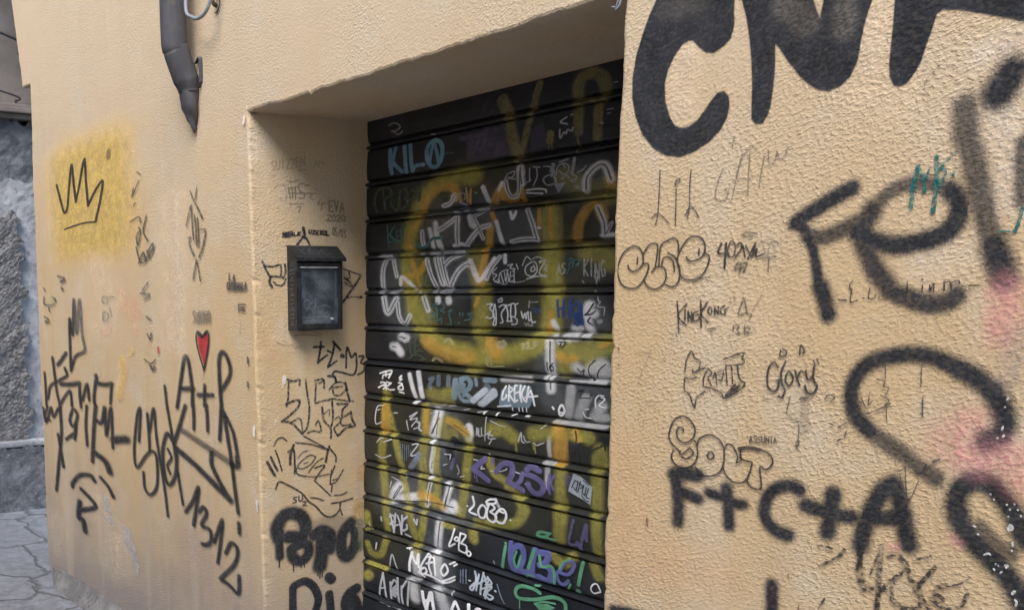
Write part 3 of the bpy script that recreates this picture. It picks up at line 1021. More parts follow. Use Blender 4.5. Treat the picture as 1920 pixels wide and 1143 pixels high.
('graffiti_lettering','S','greywhite',0.32,0.12,0.620,'grey marker name Alan along the bottom left of the shutter',"""
c306,85:155,789 176,879 202,960
c305,85:202,955 222,871 237,785
c258,85:163,843 228,863
c327,85:288,915 293,804
c277,85:293,893 330,941 372,916
p184,70:308,882 353,916 378,881 346,822 301,825
c322,85:367,961 372,879 379,788
c298,85:412,916 412,852 420,790
c294,85:419,909 476,977 491,962 471,793
c229,85:278,1024 312,1112 362,1024
c234,85:132,1156 124,1112
c211,85:179,752 271,742
c207,85:301,745 420,757"""),
('graffiti_lettering','S','white',0.3,0.08,0.667,'thick white marker letters cut off by the bottom edge of the photo',"""
c490,100:636,934 649,875 675,817 682,794
c442,100:675,819 694,886 714,946
c484,100:730,950 742,889 759,814
c396,100:653,876 728,904
c383,100:920,865 957,944 976,940 1015,890
c462,100:1088,960 1095,895
c330,100:1144,916 1161,954 1197,955 1192,920"""),
('graffiti_lettering','S','blueviolet',0.28,0.05,0.741,'blue violet bubble word with exclamation marks at the bottom right of the shutter',"""
o777,100:1490,1409 1448,1361 1462,1278 1506,1276 1547,1343 1539,1403
c586,100:1441,1422 1437,1359
c962,100:1479,1266 1581,1273 1665,1262
c838,100:1634,1415 1620,1351 1617,1289
c825,100:1665,1407 1736,1414 1723,1366 1678,1341
c864,100:1723,1351 1770,1324 1747,1265 1675,1272
c436,100:1814,1334 1892,1336 1929,1389 1908,1414 1861,1392 1824,1336
c443,100:1805,1317 1827,1277 1866,1275 1894,1300"""),
('graffiti_lettering','S','green',0.28,0.06,0.743,'pale green marker outline around the blue violet bubble word',"""
c433,100:1401,1391 1392,1334 1376,1259
c313,100:1397,1410 1403,1407
c292,100:1492,1378 1474,1327 1500,1286 1530,1363
c419,100:1628,1414 1610,1357 1591,1302
c373,100:1671,1393 1693,1337 1764,1352 1790,1313 1788,1260
c433,100:1989,1420 1977,1356 1966,1295
c545,100:1961,1258 1967,1257
c256,100:1891,1255 1909,1285
c269,100:1561,1245 1592,1264 1634,1262
c257,100:1824,1351 1851,1394 1898,1419
c266,100:1657,1221 1687,1225"""),
('graffiti_drawing','S','green',0.28,0.06,0.741,'pale green spray squiggle at the bottom of the shutter',"""
c470,100:1684,1182 1626,1195 1531,1185 1491,1150 1517,1113 1649,1136 1781,1182 1870,1175 1885,1118
c157,100:1525,1107 1524,1052
c266,100:1645,1110 1722,1141 1802,1150
p150,100:1645,1106 1742,1135 1803,1127 1704,1071"""),
('graffiti_drawing','S','green',0.3,0.08,0.743,'small pale green swirl above the blue violet bubble word',"""
c374,100:1727,1506 1651,1502 1671,1527 1751,1535
c260,100:1687,1502 1737,1523
c258,100:1728,1502 1787,1503"""),
('graffiti_lettering','S','purple',0.35,0.1,0.771,'dim violet letters LA right of the pale green swirl',"""
c290,80:1917,1638 1901,1573 1890,1505 1965,1513
c466,80:1946,1520 1971,1496
c354,80:1966,1492 1987,1561 2007,1629 2015,1545
c284,80:1978,1552 2014,1562"""),
('graffiti_drawing','S','white',0.3,0.08,0.786,'small white ring at the right edge near the bottom of the shutter',"""
c179,100:2117,1302 2094,1329 2067,1322 2053,1294 2074,1276 2119,1294"""),
('graffiti_lettering','S','greywhite',0.32,0.15,0.682,'thin pale pencil like marks between the olive V and R at the top of the shutter',"""
c170,80:1781,3692 1739,3674 1788,3657
c170,80:1736,3637 1738,3596 1765,3620 1780,3611 1789,3630 1818,3620 1826,3635
c134,80:1809,3698 1823,3699
c129,55:2045,3690 2084,3688
c129,55:2050,3670 2068,3671
c130,55:2008,3634 2026,3628
c111,55:2074,3810 2099,3809
c157,55:701,3746 734,3744
c246,40:273,3855 331,3863 388,3831 331,3814 288,3820
c165,40:317,3808 360,3790 403,3805"""),
('graffiti_lettering','S','paleblue',0.4,0.2,0.627,'small pale marks and drips under the orange arc at the upper left of the shutter',"""
c196,60:917,3387 953,3378 923,3347
c163,60:963,3390 1005,3380 995,3348 964,3357
c226,60:1014,3411 1030,3371
c160,60:1085,3386 1105,3378
c325,60:965,3334 1011,3321
c260,60:955,3305 1037,3303
c472,70:188,3061 301,3061
c382,70:622,3060 645,3059
c409,70:713,3057 790,3055
c497,70:844,3059 991,3057
c329,70:924,3288 955,3282
c324,70:1017,3285 1047,3286
c475,70:1127,3280 1215,3290
c482,70:188,2835 220,2835
c618,70:314,2827 376,2838
c450,70:738,2835 760,2832
c680,70:815,2831 891,2834
c282,70:596,2833 614,2830"""),
('graffiti_lettering','S','greywhite',0.32,0.2,0.674,'faint pale scribbles over the mustard letters in the lower middle of the shutter',"""
c168,60:665,1554 712,1524 666,1501
c142,60:966,1804 988,1771 972,1748
c144,60:704,2091 749,2110
c160,60:816,2151 829,2160
c158,60:882,2154 926,2161
c155,60:1033,2146 1064,2152
c152,60:1157,2143 1217,2152
c211,60:38,1283 62,1240
c192,60:924,1013 950,985
c166,60:889,1506 939,1498
c160,60:1305,1283 1311,1268
c157,60:1678,2111 1712,2133
c136,60:1255,1911 1276,1900
c138,60:1831,2145 1856,2145
c136,60:1953,2151 1977,2151"""),
('paint_patch','F','pale',0.95,0.3,0.888,'pale rubbed areas of plaster around the huge black letters',"""
c1781,60:3164,3636 3152,3545 3164,3448
c1198,60:3854,3655 3840,3569 3835,3479
c2385,35:3838,3391 3924,3369
c3049,35:3304,2737 3501,2716"""),
('paint_patch','F','cool',0.95,0.35,1.039,'cool grey weathered plaster in the upper right beside the sprayed dot',"""
c2390,55:4209,3278 4251,3200
c1534,55:4156,3458 4224,3473
c2053,55:4246,3145 4249,3053
c2210,40:4164,2925 4038,2910"""),
('paint_patch','F','tan',0.95,0.35,0.841,'warmer tan plaster low beside the doorway',"""
c3116,45:2936,2163 2969,1941 2960,1707
c3407,45:3142,1816 3384,1805"""),
('graffiti_lettering','F','black',0.3,0.05,0.882,'huge black sprayed block letters cut off by the top edge of the photo',"""
p191,100:3024,3852 2995,3806 2967,3745 2942,3677 2930,3601 2932,3532 2951,3464 2987,3395 3041,3339 3100,3308 3155,3297 3214,3307 3276,3332 3319,3366 3344,3404 3352,3439 3347,3471 3327,3493 3302,3490 3278,3469 3257,3444 3225,3411 3191,3395 3161,3394 3130,3405 3104,3443 3082,3499 3077,3557 3088,3603 3110,3641 3144,3677 3172,3686 3190,3682 3215,3658 3245,3634 3279,3625 3317,3641 3343,3660 3353,3698 3349,3734 3348,3778 3343,3845 3282,3908 3168,3937 3081,3913
p163,100:3365,3841 3378,3771 3398,3716 3414,3651 3427,3578 3436,3498 3439,3417 3441,3386 3458,3368 3482,3367 3498,3386 3509,3420 3514,3485 3514,3549 3510,3612 3529,3592 3560,3549 3609,3490 3640,3463 3674,3441 3706,3432 3747,3442 3775,3465 3792,3503 3798,3557 3805,3604 3816,3648 3824,3670 3841,3725 3681,3764 3670,3705 3661,3650 3633,3713 3615,3780
p154,100:3889,3712 3893,3654 3894,3596 3893,3539 3892,3481 3897,3440 3912,3414 3929,3409 3948,3416 3970,3443 3983,3468 3995,3511 4007,3554 4017,3591 4033,3598 4071,3589 4109,3576 4164,3555 4208,3537 4245,3521 4306,3492 4293,3614"""),
('worn_paint','F','worn',0.9,0.5,0.852,'worn grey rubbed areas inside the huge black letters',"""
c1376,55:3534,3719 3580,3684 3616,3647
c1221,55:3741,3665 3749,3627 3742,3605
c1395,30:3069,3814 3154,3795 3205,3802"""),
('graffiti_lettering','F','black',0.85,0.06,0.994,'black spray word with a capital F and a round e beside a tall stroke, right of the small outline letters',"""
c981,100:3808,3134 3742,3104 3684,3074 3624,3039
c724,100:3624,3039 3660,3015 3688,2965 3707,2907 3720,2855 3736,2814
c1110,100:3726,2839 3743,2804 3753,2773 3761,2749
c996,90:3671,2996 3724,2989 3787,3008 3839,3030 3876,3052
c1143,100:3832,3001 3887,2973 3952,2956 4013,2959 4072,2972 4112,2997 4129,3035 4123,3074 4098,3101
c885,84:4098,3101 4058,3118 4010,3128 3962,3125 3922,3108 3887,3076
c1267,95:3879,3064 3857,3016 3856,2974 3878,2928 3904,2881 3941,2841
c1100,95:3947,2824 3999,2803 4049,2787 4097,2782 4127,2793 4143,2807
c1760,100:4199,3347 4214,3372 4227,3393
c1355,84:4116,3325 4123,3279 4131,3233
c1306,84:4122,3249 4149,3193 4167,3123 4189,3046
c1202,85:4189,3046 4206,2996 4228,2942
c1512,100:4228,2942 4246,2896 4263,2854
c907,84:4278,3211 4283,3141 4293,3057"""),
('graffiti_lettering','F','black',0.85,0.06,1.069,'big looping black spray curve at the right edge, over the pink cloud',"""
c1336,100:4260,2400 4291,2416 4305,2457 4294,2495 4263,2543
c1192,100:4263,2543 4219,2576 4164,2603
c1070,100:4164,2603 4103,2626 4042,2635 3981,2628 3918,2609 3877,2572 3858,2527 3861,2474 3885,2428 3928,2393
c1050,86:3928,2393 3978,2366 4032,2336 4081,2304 4136,2277
c1272,100:4200,2197 4199,2234 4215,2266 4244,2283 4278,2280 4310,2256 4343,2217 4368,2177 4386,2141
c1395,100:4199,2205 4213,2165 4240,2124 4277,2094 4318,2061 4350,2031 4376,1996 4405,1950
c1001,80:4268,2150 4317,2106 4355,2094"""),
('paint_chip','F','chip',0.4,0.25,1.115,'white chips flecked through the looping black spray curve',"""
c101,100:4286,2252 4288,2251
c100,100:4297,2238 4298,2237
c129,100:4331,2228 4332,2228
c109,100:4350,2233 4351,2232
c119,100:4340,2217 4341,2216
c109,100:4360,2219 4361,2218
c110,100:4338,2196 4339,2195
c128,100:4369,2204 4370,2202
c219,100:4343,2165 4347,2171 4351,2164 4343,2159
c123,100:4251,2153 4257,2152
c102,100:4264,2131 4267,2131
c140,100:4356,2124 4357,2116
c110,100:4356,2102 4357,2101
c122,100:4287,2075 4297,2081 4303,2079
c112,100:4319,2055 4319,2054
c101,100:4326,2052 4327,2051
c141,100:4344,2056 4351,2056 4347,2051
c122,100:4316,2039 4318,2037
c121,100:4334,2032 4337,2036
c181,100:4370,1980 4375,1987
c151,100:4379,1964 4383,1958 4382,1948
c135,100:4303,2521 4306,2525
c97,100:4299,2499 4301,2501
c136,100:4299,2438 4300,2444
c136,100:4303,2418 4305,2421
c127,100:4289,2412 4290,2412
c134,100:4276,2685 4280,2687"""),
('graffiti_lettering','F','black',0.85,0.06,0.929,'black spray formula F + C + A under the outlined bubble letters',"""
c1039,100:3200,2155 3250,2163 3309,2165
c1023,100:3213,2146 3228,2068 3233,1980
c895,100:3236,2096 3274,2089 3317,2080
c829,100:3358,2110 3411,2103 3470,2090 3504,2090
c947,100:3432,2137 3442,2077 3450,2007
c915,100:3708,2173 3680,2184 3634,2172 3597,2138 3584,2086 3601,2045 3640,2020 3680,2015
c1010,100:3734,2127 3779,2120 3838,2112 3890,2116
c1077,100:3825,2179 3821,2118 3817,2051
c1124,100:3927,2031 3936,2088 3955,2155 3985,2218 4011,2242
c1096,100:4013,2240 4035,2191 4057,2128 4074,2061
c1091,100:3949,2122 3992,2132 4044,2139"""),
('graffiti_lettering','F','black',0.85,0.06,0.939,'short black spray stroke standing alone at the bottom, below the C of the formula',"""
c928,100:3633,1832 3637,1772 3643,1688"""),
('graffiti_lettering','F','black',0.85,0.06,0.820,'black spray stroke at the bottom edge beside the door opening',"""
c952,100:2945,1562 3017,1569 3101,1574"""),
('paint_patch','F','pink',0.85,0.35,1.080,'faded pink spray cloud beside the right edge of the photo',"""
c1817,75:4268,2818 4282,2783 4269,2738 4268,2715
c1606,50:4308,2802 4306,2750
c1902,60:4186,2412 4210,2431 4220,2448
c2317,40:4146,2379 4204,2382
c1905,75:4203,2356 4268,2344 4332,2364
c1864,60:4333,2352 4356,2303
c624,45:4195,2103 4220,2091
c548,45:4017,2045 4043,2046"""),
('paint_patch','F','purple_grey',0.9,0.4,1.094,'faint purple grey overspray between the two pink clouds',"""
c1624,45:4314,2674 4308,2628 4301,2589"""),
('graffiti_lettering','F','teal',0.25,0.35,1.000,'teal marker letters NP drawn across the sprayed round e',"""
c329,100:3993,3060 3993,3120 4004,3176
c296,100:4004,3174 4022,3137 4027,3103
c177,100:4027,3136 4035,3162
c333,100:4052,3198 4059,3133 4057,3044
c214,100:4056,3159 4077,3162 4081,3143 4066,3113
c155,100:4064,3164 4081,3183 4104,3205
c231,100:4103,3143 4106,3149"""),
('graffiti_lettering','F','teal',0.25,0.35,1.073,'short teal marker stroke near the right edge of the photo',"""
c131,100:4238,2980 4277,2977
c241,100:4279,2977 4286,3002 4290,3035"""),
('pencil_writing','F','pencil',0.35,0.09,0.832,'pencil words Lil Gaw high between the big black C and the spray word',"""
c106,100:3076,3259 3077,3166 3075,3102 3067,3067
c106,100:3049,3091 3068,3105 3094,3096 3126,3069
c104,100:3152,3187 3154,3121 3156,3060
o103,100:3146,3200 3151,3216 3166,3220 3161,3208
c103,100:3211,3246 3210,3180 3213,3122 3206,3081
c103,100:3198,3094 3214,3119 3233,3110 3255,3081
c100,75:3344,3238 3325,3193 3318,3147 3335,3127 3362,3139 3371,3168 3352,3167
c97,75:3385,3132 3393,3173 3409,3245 3433,3287 3459,3291 3473,3283
c97,75:3444,3277 3444,3205 3446,3141
c98,75:3380,3195 3418,3196 3461,3194
c84,75:3405,3154 3443,3153
c84,75:3415,3276 3396,3209
c96,75:3500,3266 3491,3209 3487,3162
c94,75:3512,3280 3520,3233 3540,3244 3545,3270 3555,3247 3574,3253 3580,3277 3597,3279
c98,75:3379,3335 3375,3303"""),
('graffiti_lettering','F','ink',0.3,0.03,0.804,'bubble letters outlined in black marker right beside the door opening at eye level',"""
c143,100:3017,2928 3017,2948 3011,2969 2994,2987 2963,2992 2924,2972 2902,2936 2897,2899 2916,2857 2952,2838 2992,2840 3017,2860 3032,2881 3044,2911 3040,2926 3017,2925 3001,2910 2975,2900 2954,2908 2946,2924
c142,100:2991,2951 2990,2928
c139,100:3019,2927 3018,2963 3042,2993 3071,2999 3082,2986 3080,2951 3075,2918
c139,100:3027,2865 3041,2845 3071,2833 3102,2841 3123,2864 3125,2889 3111,2912 3079,2913 3059,2895
c137,100:3091,2918 3092,2961 3097,2991 3124,3007 3158,3012 3174,2992 3174,2967
c138,100:3104,2922 3109,2942 3127,2948 3153,2933 3162,2896
c137,100:3128,2962 3158,2948 3182,2913 3186,2878 3177,2853 3153,2841 3127,2849
c136,100:3210,2946 3226,2931 3256,2933 3281,2949 3288,2977 3275,3005 3250,3015 3221,3012 3193,2986 3177,2957 3171,2935 3180,2908 3193,2878 3224,2865 3266,2871 3293,2895 3308,2933 3304,2948 3289,2955
c134,100:3263,2971 3263,2952
c74,100:3243,2855 3283,2871 3315,2871"""),
('graffiti_lettering','F','ink',0.3,0.07,0.865,'small black marker tag with the number 47, right of the outlined bubble letters',"""
c174,100:3353,2987 3344,2954 3386,2952
c189,100:3373,2986 3372,2941 3372,2903
o116,100:3392,2992 3381,2964 3387,2940 3406,2944 3409,2977
c142,100:3415,2977 3430,2985 3434,2967 3412,2937
c142,100:3439,2976 3450,2938
c127,100:3450,2975 3474,2937
c140,100:3461,2931 3487,2981 3479,2942 3493,2962 3493,2937 3521,2945
c139,50:3498,2978 3533,2990 3572,2981
c111,50:3514,2973 3532,2940 3544,2980 3561,2952
c139,85:3519,2930 3540,2933 3563,2935
c97,85:3540,2931 3541,2885
c127,85:3431,3009 3452,3019 3490,3012
c113,85:3440,3004 3475,3003
c172,85:3426,2920 3413,2901 3452,2903
c171,85:3435,2918 3434,2887
c156,85:3441,2915 3459,2917 3448,2886"""),
('pencil_writing','F','ink',0.35,0.09,1.000,'thin spaced letters between two dashes under the sprayed round e',"""
c118,100:3793,2793 3818,2793
c105,100:3834,2851 3826,2838 3835,2813
c105,100:3834,2829 3833,2789 3854,2792
c117,100:3873,2799 3874,2799
c103,100:3891,2829 3889,2799 3904,2799 3910,2806
c115,100:3920,2801 3922,2801
c100,100:4002,2846 4004,2818
c99,100:4047,2837 4047,2817
c111,100:4044,2854 4046,2853
c98,100:4068,2837 4069,2817 4078,2841 4080,2817
c110,100:4093,2821 4094,2821
c109,100:4107,2845 4109,2823
c109,100:4105,2841 4122,2845 4129,2825
c108,100:4126,2842 4145,2848 4149,2840
c108,100:4157,2832 4158,2832
c106,100:4176,2834 4202,2834"""),
('graffiti_lettering','F','ink',0.3,0.09,0.851,'thin black marker tag in small joined capitals between the outlined bubble letters and the spiky outlined word',"""
c153,100:3181,2788 3189,2735 3195,2677
c153,100:3224,2780 3188,2738 3226,2703
c138,100:3218,2758 3219,2723
c137,100:3234,2718 3231,2753 3249,2720 3246,2753
c136,100:3273,2754 3255,2746 3258,2720 3278,2726 3277,2740 3265,2739
c150,100:3283,2788 3286,2741 3290,2696
c150,100:3311,2786 3287,2746 3317,2717
o134,100:3322,2769 3314,2756 3324,2743 3331,2757
c133,100:3344,2742 3342,2767 3358,2745 3356,2771
c132,100:3381,2774 3366,2762 3372,2745 3386,2747 3384,2759 3398,2768
c101,60:3401,2800 3408,2783
c101,60:3415,2803 3422,2788
c131,85:3454,2798 3439,2746 3472,2752
c130,85:3459,2795 3472,2749
c128,55:3523,2809 3506,2781 3492,2756
c100,85:3472,2746 3489,2746 3480,2727
c132,85:3422,2707 3420,2686
c131,85:3429,2709 3445,2705 3436,2694 3449,2681 3438,2679
c130,85:3457,2681 3476,2685
c130,85:3466,2708 3468,2677
c130,85:3475,2704 3487,2700 3477,2682 3495,2684
c119,85:3318,2694 3350,2696
c119,85:3327,2686 3345,2688
c108,50:3166,2678 3176,2667
c108,50:3178,2682 3188,2664"""),
('graffiti_lettering','F','ink',0.32,0.09,0.859,'spiky outlined word with a shaded corner, left of the rounded name Glory',"""
c122,100:3231,2537 3234,2575 3253,2611 3272,2587 3293,2578 3292,2553
c152,100:3264,2546 3269,2536 3292,2548 3316,2556
c124,100:3231,2516 3259,2513 3282,2520
c124,100:3231,2516 3233,2473 3256,2455 3280,2411 3287,2447 3321,2472
c121,100:3313,2494 3312,2519 3328,2550 3345,2539 3331,2520 3346,2496
c120,100:3351,2522 3360,2542 3369,2498
c120,100:3369,2542 3391,2549 3388,2519 3373,2516
c119,100:3400,2568 3411,2501
c119,100:3424,2565 3432,2507
c135,100:3446,2572 3457,2528 3479,2505 3409,2455 3388,2472 3350,2484 3314,2489
c117,100:3391,2590 3465,2615 3463,2596 3473,2587 3466,2576 3446,2573 3401,2568
c237,100:3408,2464 3427,2485 3442,2503
c236,100:3422,2472 3446,2491 3459,2502"""),
('graffiti_lettering','F','ink',0.3,0.05,0.922,'rounded black marker name Glory with quote marks and a small crown',"""
c171,100:3601,2574 3586,2588 3569,2573 3564,2540 3569,2507 3586,2492 3603,2499 3609,2526 3613,2533 3601,2530
c169,100:3627,2592 3614,2557 3620,2520 3632,2500 3623,2474 3610,2478
o154,100:3638,2558 3631,2534 3645,2515 3658,2534 3650,2556
c167,100:3664,2564 3672,2542 3683,2518
c152,100:3672,2542 3684,2565 3694,2561
c164,100:3701,2566 3710,2539 3726,2550 3728,2581
c180,100:3728,2581 3730,2541 3744,2519 3731,2495 3711,2499 3702,2517
c113,100:3607,2630 3606,2610 3625,2613 3627,2627 3612,2636
c124,100:3676,2617 3677,2648 3692,2629 3686,2621
c95,100:3725,2601 3734,2584
c95,100:3737,2606 3745,2593
c100,50:3553,2473 3562,2457
c100,50:3566,2476 3572,2462
c166,90:3688,2474 3715,2481"""),
('wall_crack','F','ink',0.4,0.17,0.941,'thin dark crack with a grey smear running down below the name Glory',"""
c99,90:3653,2480 3644,2428 3653,2414 3684,2400 3693,2382
c113,90:3692,2377 3692,2344 3689,2310
c310,90:3692,2333 3689,2321
c697,30:3708,2503 3707,2425 3716,2380
c95,60:4043,3449 4022,3430 4006,3414 4002,3388 4015,3375"""),
('graffiti_lettering','F','ink',0.28,0.04,0.872,'bubble letters Sout outlined in black marker with a curled S',"""
c155,100:3239,2320 3234,2332 3215,2330 3208,2311 3221,2286 3249,2279 3279,2296 3289,2330 3268,2361 3234,2375 3201,2362 3181,2329 3176,2292 3194,2265 3217,2250 3230,2243
c155,100:3288,2291 3298,2280 3304,2260
c160,100:3198,2243 3191,2218 3210,2194 3249,2185 3285,2199 3304,2232 3304,2258
c158,100:3220,2247 3236,2233 3269,2259 3286,2243 3259,2221 3237,2224
c153,100:3301,2275 3310,2301 3349,2319 3390,2308 3414,2278
c156,100:3414,2279 3416,2226 3400,2189 3360,2170 3324,2173 3298,2196
o155,100:3360,2259 3346,2243 3359,2231 3374,2245
c138,100:3411,2216 3429,2183 3459,2164 3493,2166 3513,2184
c105,100:3460,2277 3470,2254 3466,2233
c105,100:3478,2255 3487,2246 3471,2234
c137,100:3414,2277 3427,2294 3448,2291 3460,2272
c149,100:3479,2285 3485,2251 3515,2244 3528,2240 3521,2206 3513,2179 3527,2159 3549,2152 3567,2157 3568,2178 3559,2230 3582,2225 3601,2241 3605,2261 3589,2281 3556,2291
c269,100:3556,2290 3512,2292 3474,2284"""),
('pencil_writing','F','pencil',0.4,0.09,0.907,'tiny pencil word Assunta over the last bubble letter',"""
l88,100:3513,2312 3517,2333 3524,2312
l88,100:3515,2319 3522,2319
l88,100:3540,2333 3533,2335 3529,2330 3540,2322 3539,2316 3530,2314
l87,100:3554,2333 3547,2334 3544,2329 3554,2321 3553,2315 3544,2313
l87,100:3558,2337 3560,2320 3565,2317 3570,2321 3569,2338
l87,100:3576,2317 3574,2337 3587,2317 3585,2338
l86,100:3589,2338 3600,2339
l87,100:3595,2338 3596,2318
l86,100:3604,2318 3608,2339 3615,2319
l86,100:3606,2325 3613,2326"""),
('graffiti_lettering','F','ink',0.45,0.45,1.037,'scratchy dry black brush tag at the bottom right under the spray formula',"""
c528,100:3931,2016 3932,1945 3952,1896
c409,100:3994,2040 3996,1945 3999,1827
c198,100:3880,2003 3859,1978 3799,1934
c309,100:3880,2005 3865,1986
c170,100:3789,1999 3818,2004 3847,1999
c165,100:3985,2007 3968,1944
c319,100:4020,2018 4050,2023 4078,1995 4094,1955 4118,1949 4145,1989 4158,2007
c189,100:4074,1990 4045,1934
c245,100:4059,1969 4023,1927 4000,1891
c349,100:4038,1914 4045,1880 4085,1863 4126,1882 4118,1951
c156,100:4101,2020 4145,2041
c313,100:4165,1928 4169,1950 4195,1960
c285,100:4167,1934 4192,1919
c282,100:4156,1912 4199,1892 4241,1912 4255,1950
c128,100:4200,1961 4238,1980 4256,2001
c343,100:4107,1931 4133,1902 4164,1870
c174,100:3825,1829 3806,1791
c271,100:3972,1901 4034,1909"""),
('pencil_writing','F','pencil',0.4,0.09,1.037,'thin pencil scratches beside the A of the spray formula',"""
c91,100:4014,2280 4031,2284 4047,2297
c91,100:4045,2297 4058,2212 4070,2205 4088,2260
c91,100:4032,2269 4060,2199
c154,100:4083,2289 4097,2295 4106,2312
c215,100:4125,2324 4140,2333"""),
('pencil_writing','F','pencil',0.4,0.09,0.989,'faint pencil figures inside and left of the looping spray curve',"""
c90,100:3956,2619 3963,2560
c88,100:4066,2599 4070,2542
c126,100:4078,2509 4082,2455
c90,100:3936,2554 3962,2551 3959,2534 3975,2530 3968,2509
c90,100:3953,2506 3980,2493 3968,2479
c91,100:3972,2479 3977,2437
c92,100:3918,2510 3917,2475 3929,2489
c92,100:3893,2495 3909,2465
c105,100:3897,2440 3936,2455 3985,2485
c108,100:3826,2395 3867,2422
c94,100:3774,2481 3787,2495 3807,2488 3794,2473
c109,100:3799,2404 3809,2401
c136,100:3827,2351 3836,2358
c108,100:3849,2367 3854,2385"""),
('pencil_writing','F','pencil',0.4,0.09,0.811,'very faint pencil lines beside the lower door edge',"""
c112,45:3012,2601 3039,2597 3077,2609 3048,2550 3025,2485 3064,2493
c110,45:3149,2597 3125,2570
c131,45:3031,2373 3050,2391
c147,45:3054,2343 3056,2319
c112,45:3069,2408 3108,2417
c90,45:3215,2825 3234,2805 3270,2800 3299,2815"""),
('wall_stain','F','rust',0.6,0.3,0.830,'small rust brown specks on the plaster beside the door opening',"""
c188,100:2918,2609 2921,2607
c203,100:2922,2546 2925,2544
c179,100:3093,1968 3096,1941
c109,100:3692,1883 3695,1870
c85,100:3738,1788 3737,1768
c113,45:2914,3651 2903,3606 2896,3562 2884,3524
c109,45:3098,2116 3093,2104
c83,45:3028,2075 3033,2048"""),
('wall_stain','F','purple_grey',0.95,0.45,0.459,'purple grey damp stain low on the wall beside the number 1312',"""
c5078,40:-998,1041 -860,897 -935,664
c3858,40:-397,771 -322,710
c4457,30:-1403,691 -1520,490"""),
('wall_stain','F','purple_grey',0.95,0.4,0.375,'grey damp foot of the wall at the left corner',"""
c4016,55:-4103,66 -3691,19 -3204,17 -2840,26
c5118,35:-4109,359 -3657,240 -2814,232 -2150,317"""),
('paint_patch','F','pale',0.9,0.45,0.359,'worn pale plaster low on the wall around the grey bare patch',"""
c4854,50:-2889,1001 -2569,835 -2562,551
c4263,50:-4114,649 -4109,359"""),
('paint_patch','F','yellow',0.6,0.25,0.378,'large square of yellow spray paint behind the thin black crown',"""
p5307,90:-3660,4037 -3209,4102 -2498,4098 -2176,4105 -1925,4025 -1876,3717 -1864,3343 -1936,3175 -2600,3150 -3648,3158 -3700,3378 -3746,3805"""),
('graffiti_drawing','F','black',0.35,0.1,0.339,'thin black crown drawn on the square of yellow paint',"""
c453,100:-3568,3803 -3500,3691 -3408,3556 -3319,3586 -3253,3739 -3154,3933 -3125,3772 -3095,3619
c430,100:-3095,3619 -2982,3759 -2838,3947 -2826,3766 -2804,3566
c446,100:-2804,3566 -2654,3657 -2451,3735 -2517,3591 -2604,3484 -2649,3427
c346,100:-2649,3427 -2912,3434 -3179,3424 -3417,3410
c808,60:-2286,3943 -2303,3896"""),
('graffiti_lettering','F','black',0.8,0.08,0.348,'tall narrow black spray tag with a three pointed crown at the left corner of the wall',"""
c529,100:-3449,2163 -3445,2283 -3422,2610 -3383,2587 -3346,2494 -3276,2799 -3242,2504 -3130,2799 -3107,2500 -3064,2363 -3311,2298 -3449,2163
c513,100:-4221,2102 -4218,1938 -4225,1776
c575,100:-3958,2260 -3921,2111 -3882,1945 -3804,1800
c670,100:-3565,2318 -3705,2247 -3813,2200
c566,100:-3617,2178 -3568,2115 -3760,2062 -4059,1984 -4162,1856
c812,100:-3742,2022 -3493,2036 -3244,2064
c580,100:-3244,2064 -3246,1960 -3230,1850
c556,100:-3828,1810 -3660,1912 -3503,1973 -3476,1840
c531,100:-3183,1917 -3048,2069 -3010,1931
c622,100:-2814,2161 -2796,2101
c746,100:-2806,2093 -2597,2096 -2458,2112
c562,100:-2824,2115 -2889,1957 -2856,1882
c474,100:-2458,2109 -2503,1942
c556,100:-4334,1749 -4264,1614 -4083,1771 -4033,1688 -3870,1781
c682,100:-3816,1794 -3814,1555 -3927,1283 -4061,964
c675,100:-3912,1528 -3859,1378 -3806,1229
o605,100:-3454,1809 -3554,1700 -3450,1653 -3336,1770
c604,100:-3684,1510 -3399,1608
c647,100:-3387,1684 -3448,1537
c550,100:-3080,1874 -3127,1710 -3122,1517
c720,100:-2856,1893 -2927,1698 -3005,1387
c704,100:-2895,1772 -2724,1762 -2644,1896
c513,100:-2635,1896 -2632,1660 -2498,1908 -2496,1568
c1344,100:-2471,1639 -2191,1677
c1071,100:-2914,1470 -2683,1429 -2589,1348
c768,100:-2971,1214 -3078,1250 -3363,1210 -3563,1109 -3578,1073
c830,100:-3334,1085 -3021,1012 -3028,961 -3413,875
c1016,100:-3391,958 -3447,804 -3329,792 -3286,698
c647,100:-2819,1269 -2647,1215 -2532,1140
c487,100:-4191,1777 -4294,1664 -4132,1644"""),
('graffiti_lettering','F','black',0.8,0.05,0.454,'black spray initials A + R under the red heart',"""
c564,100:-1174,2027 -1117,2174 -1043,2356 -1004,2405 -955,2360 -912,2176 -914,2059
c677,100:-1103,2168 -897,2183
c501,100:-712,2220 -722,2075
c600,100:-814,2145 -595,2160
c522,100:-467,2097 -483,2266 -482,2407 -428,2459 -355,2413 -327,2328 -408,2241 -480,2195
c518,100:-905,2066 -899,1984 -906,1894
c505,100:-695,2084 -686,2004 -685,1905
c521,100:-466,2103 -486,1986 -506,1863
c485,100:-467,2085 -332,1966 -290,1899 -254,1784
c850,80:-1086,1862 -659,1783 -345,1724
c705,100:-346,1718 -257,1718 -262,1777"""),
('graffiti_drawing','F','red',0.35,0.05,0.425,'small red heart with a black outline over the spray initials',"""
p238,100:-805,2556 -759,2543 -717,2550 -675,2580 -636,2561 -647,2471 -709,2348 -778,2466
c396,100:-1474,2446 -1471,2409"""),
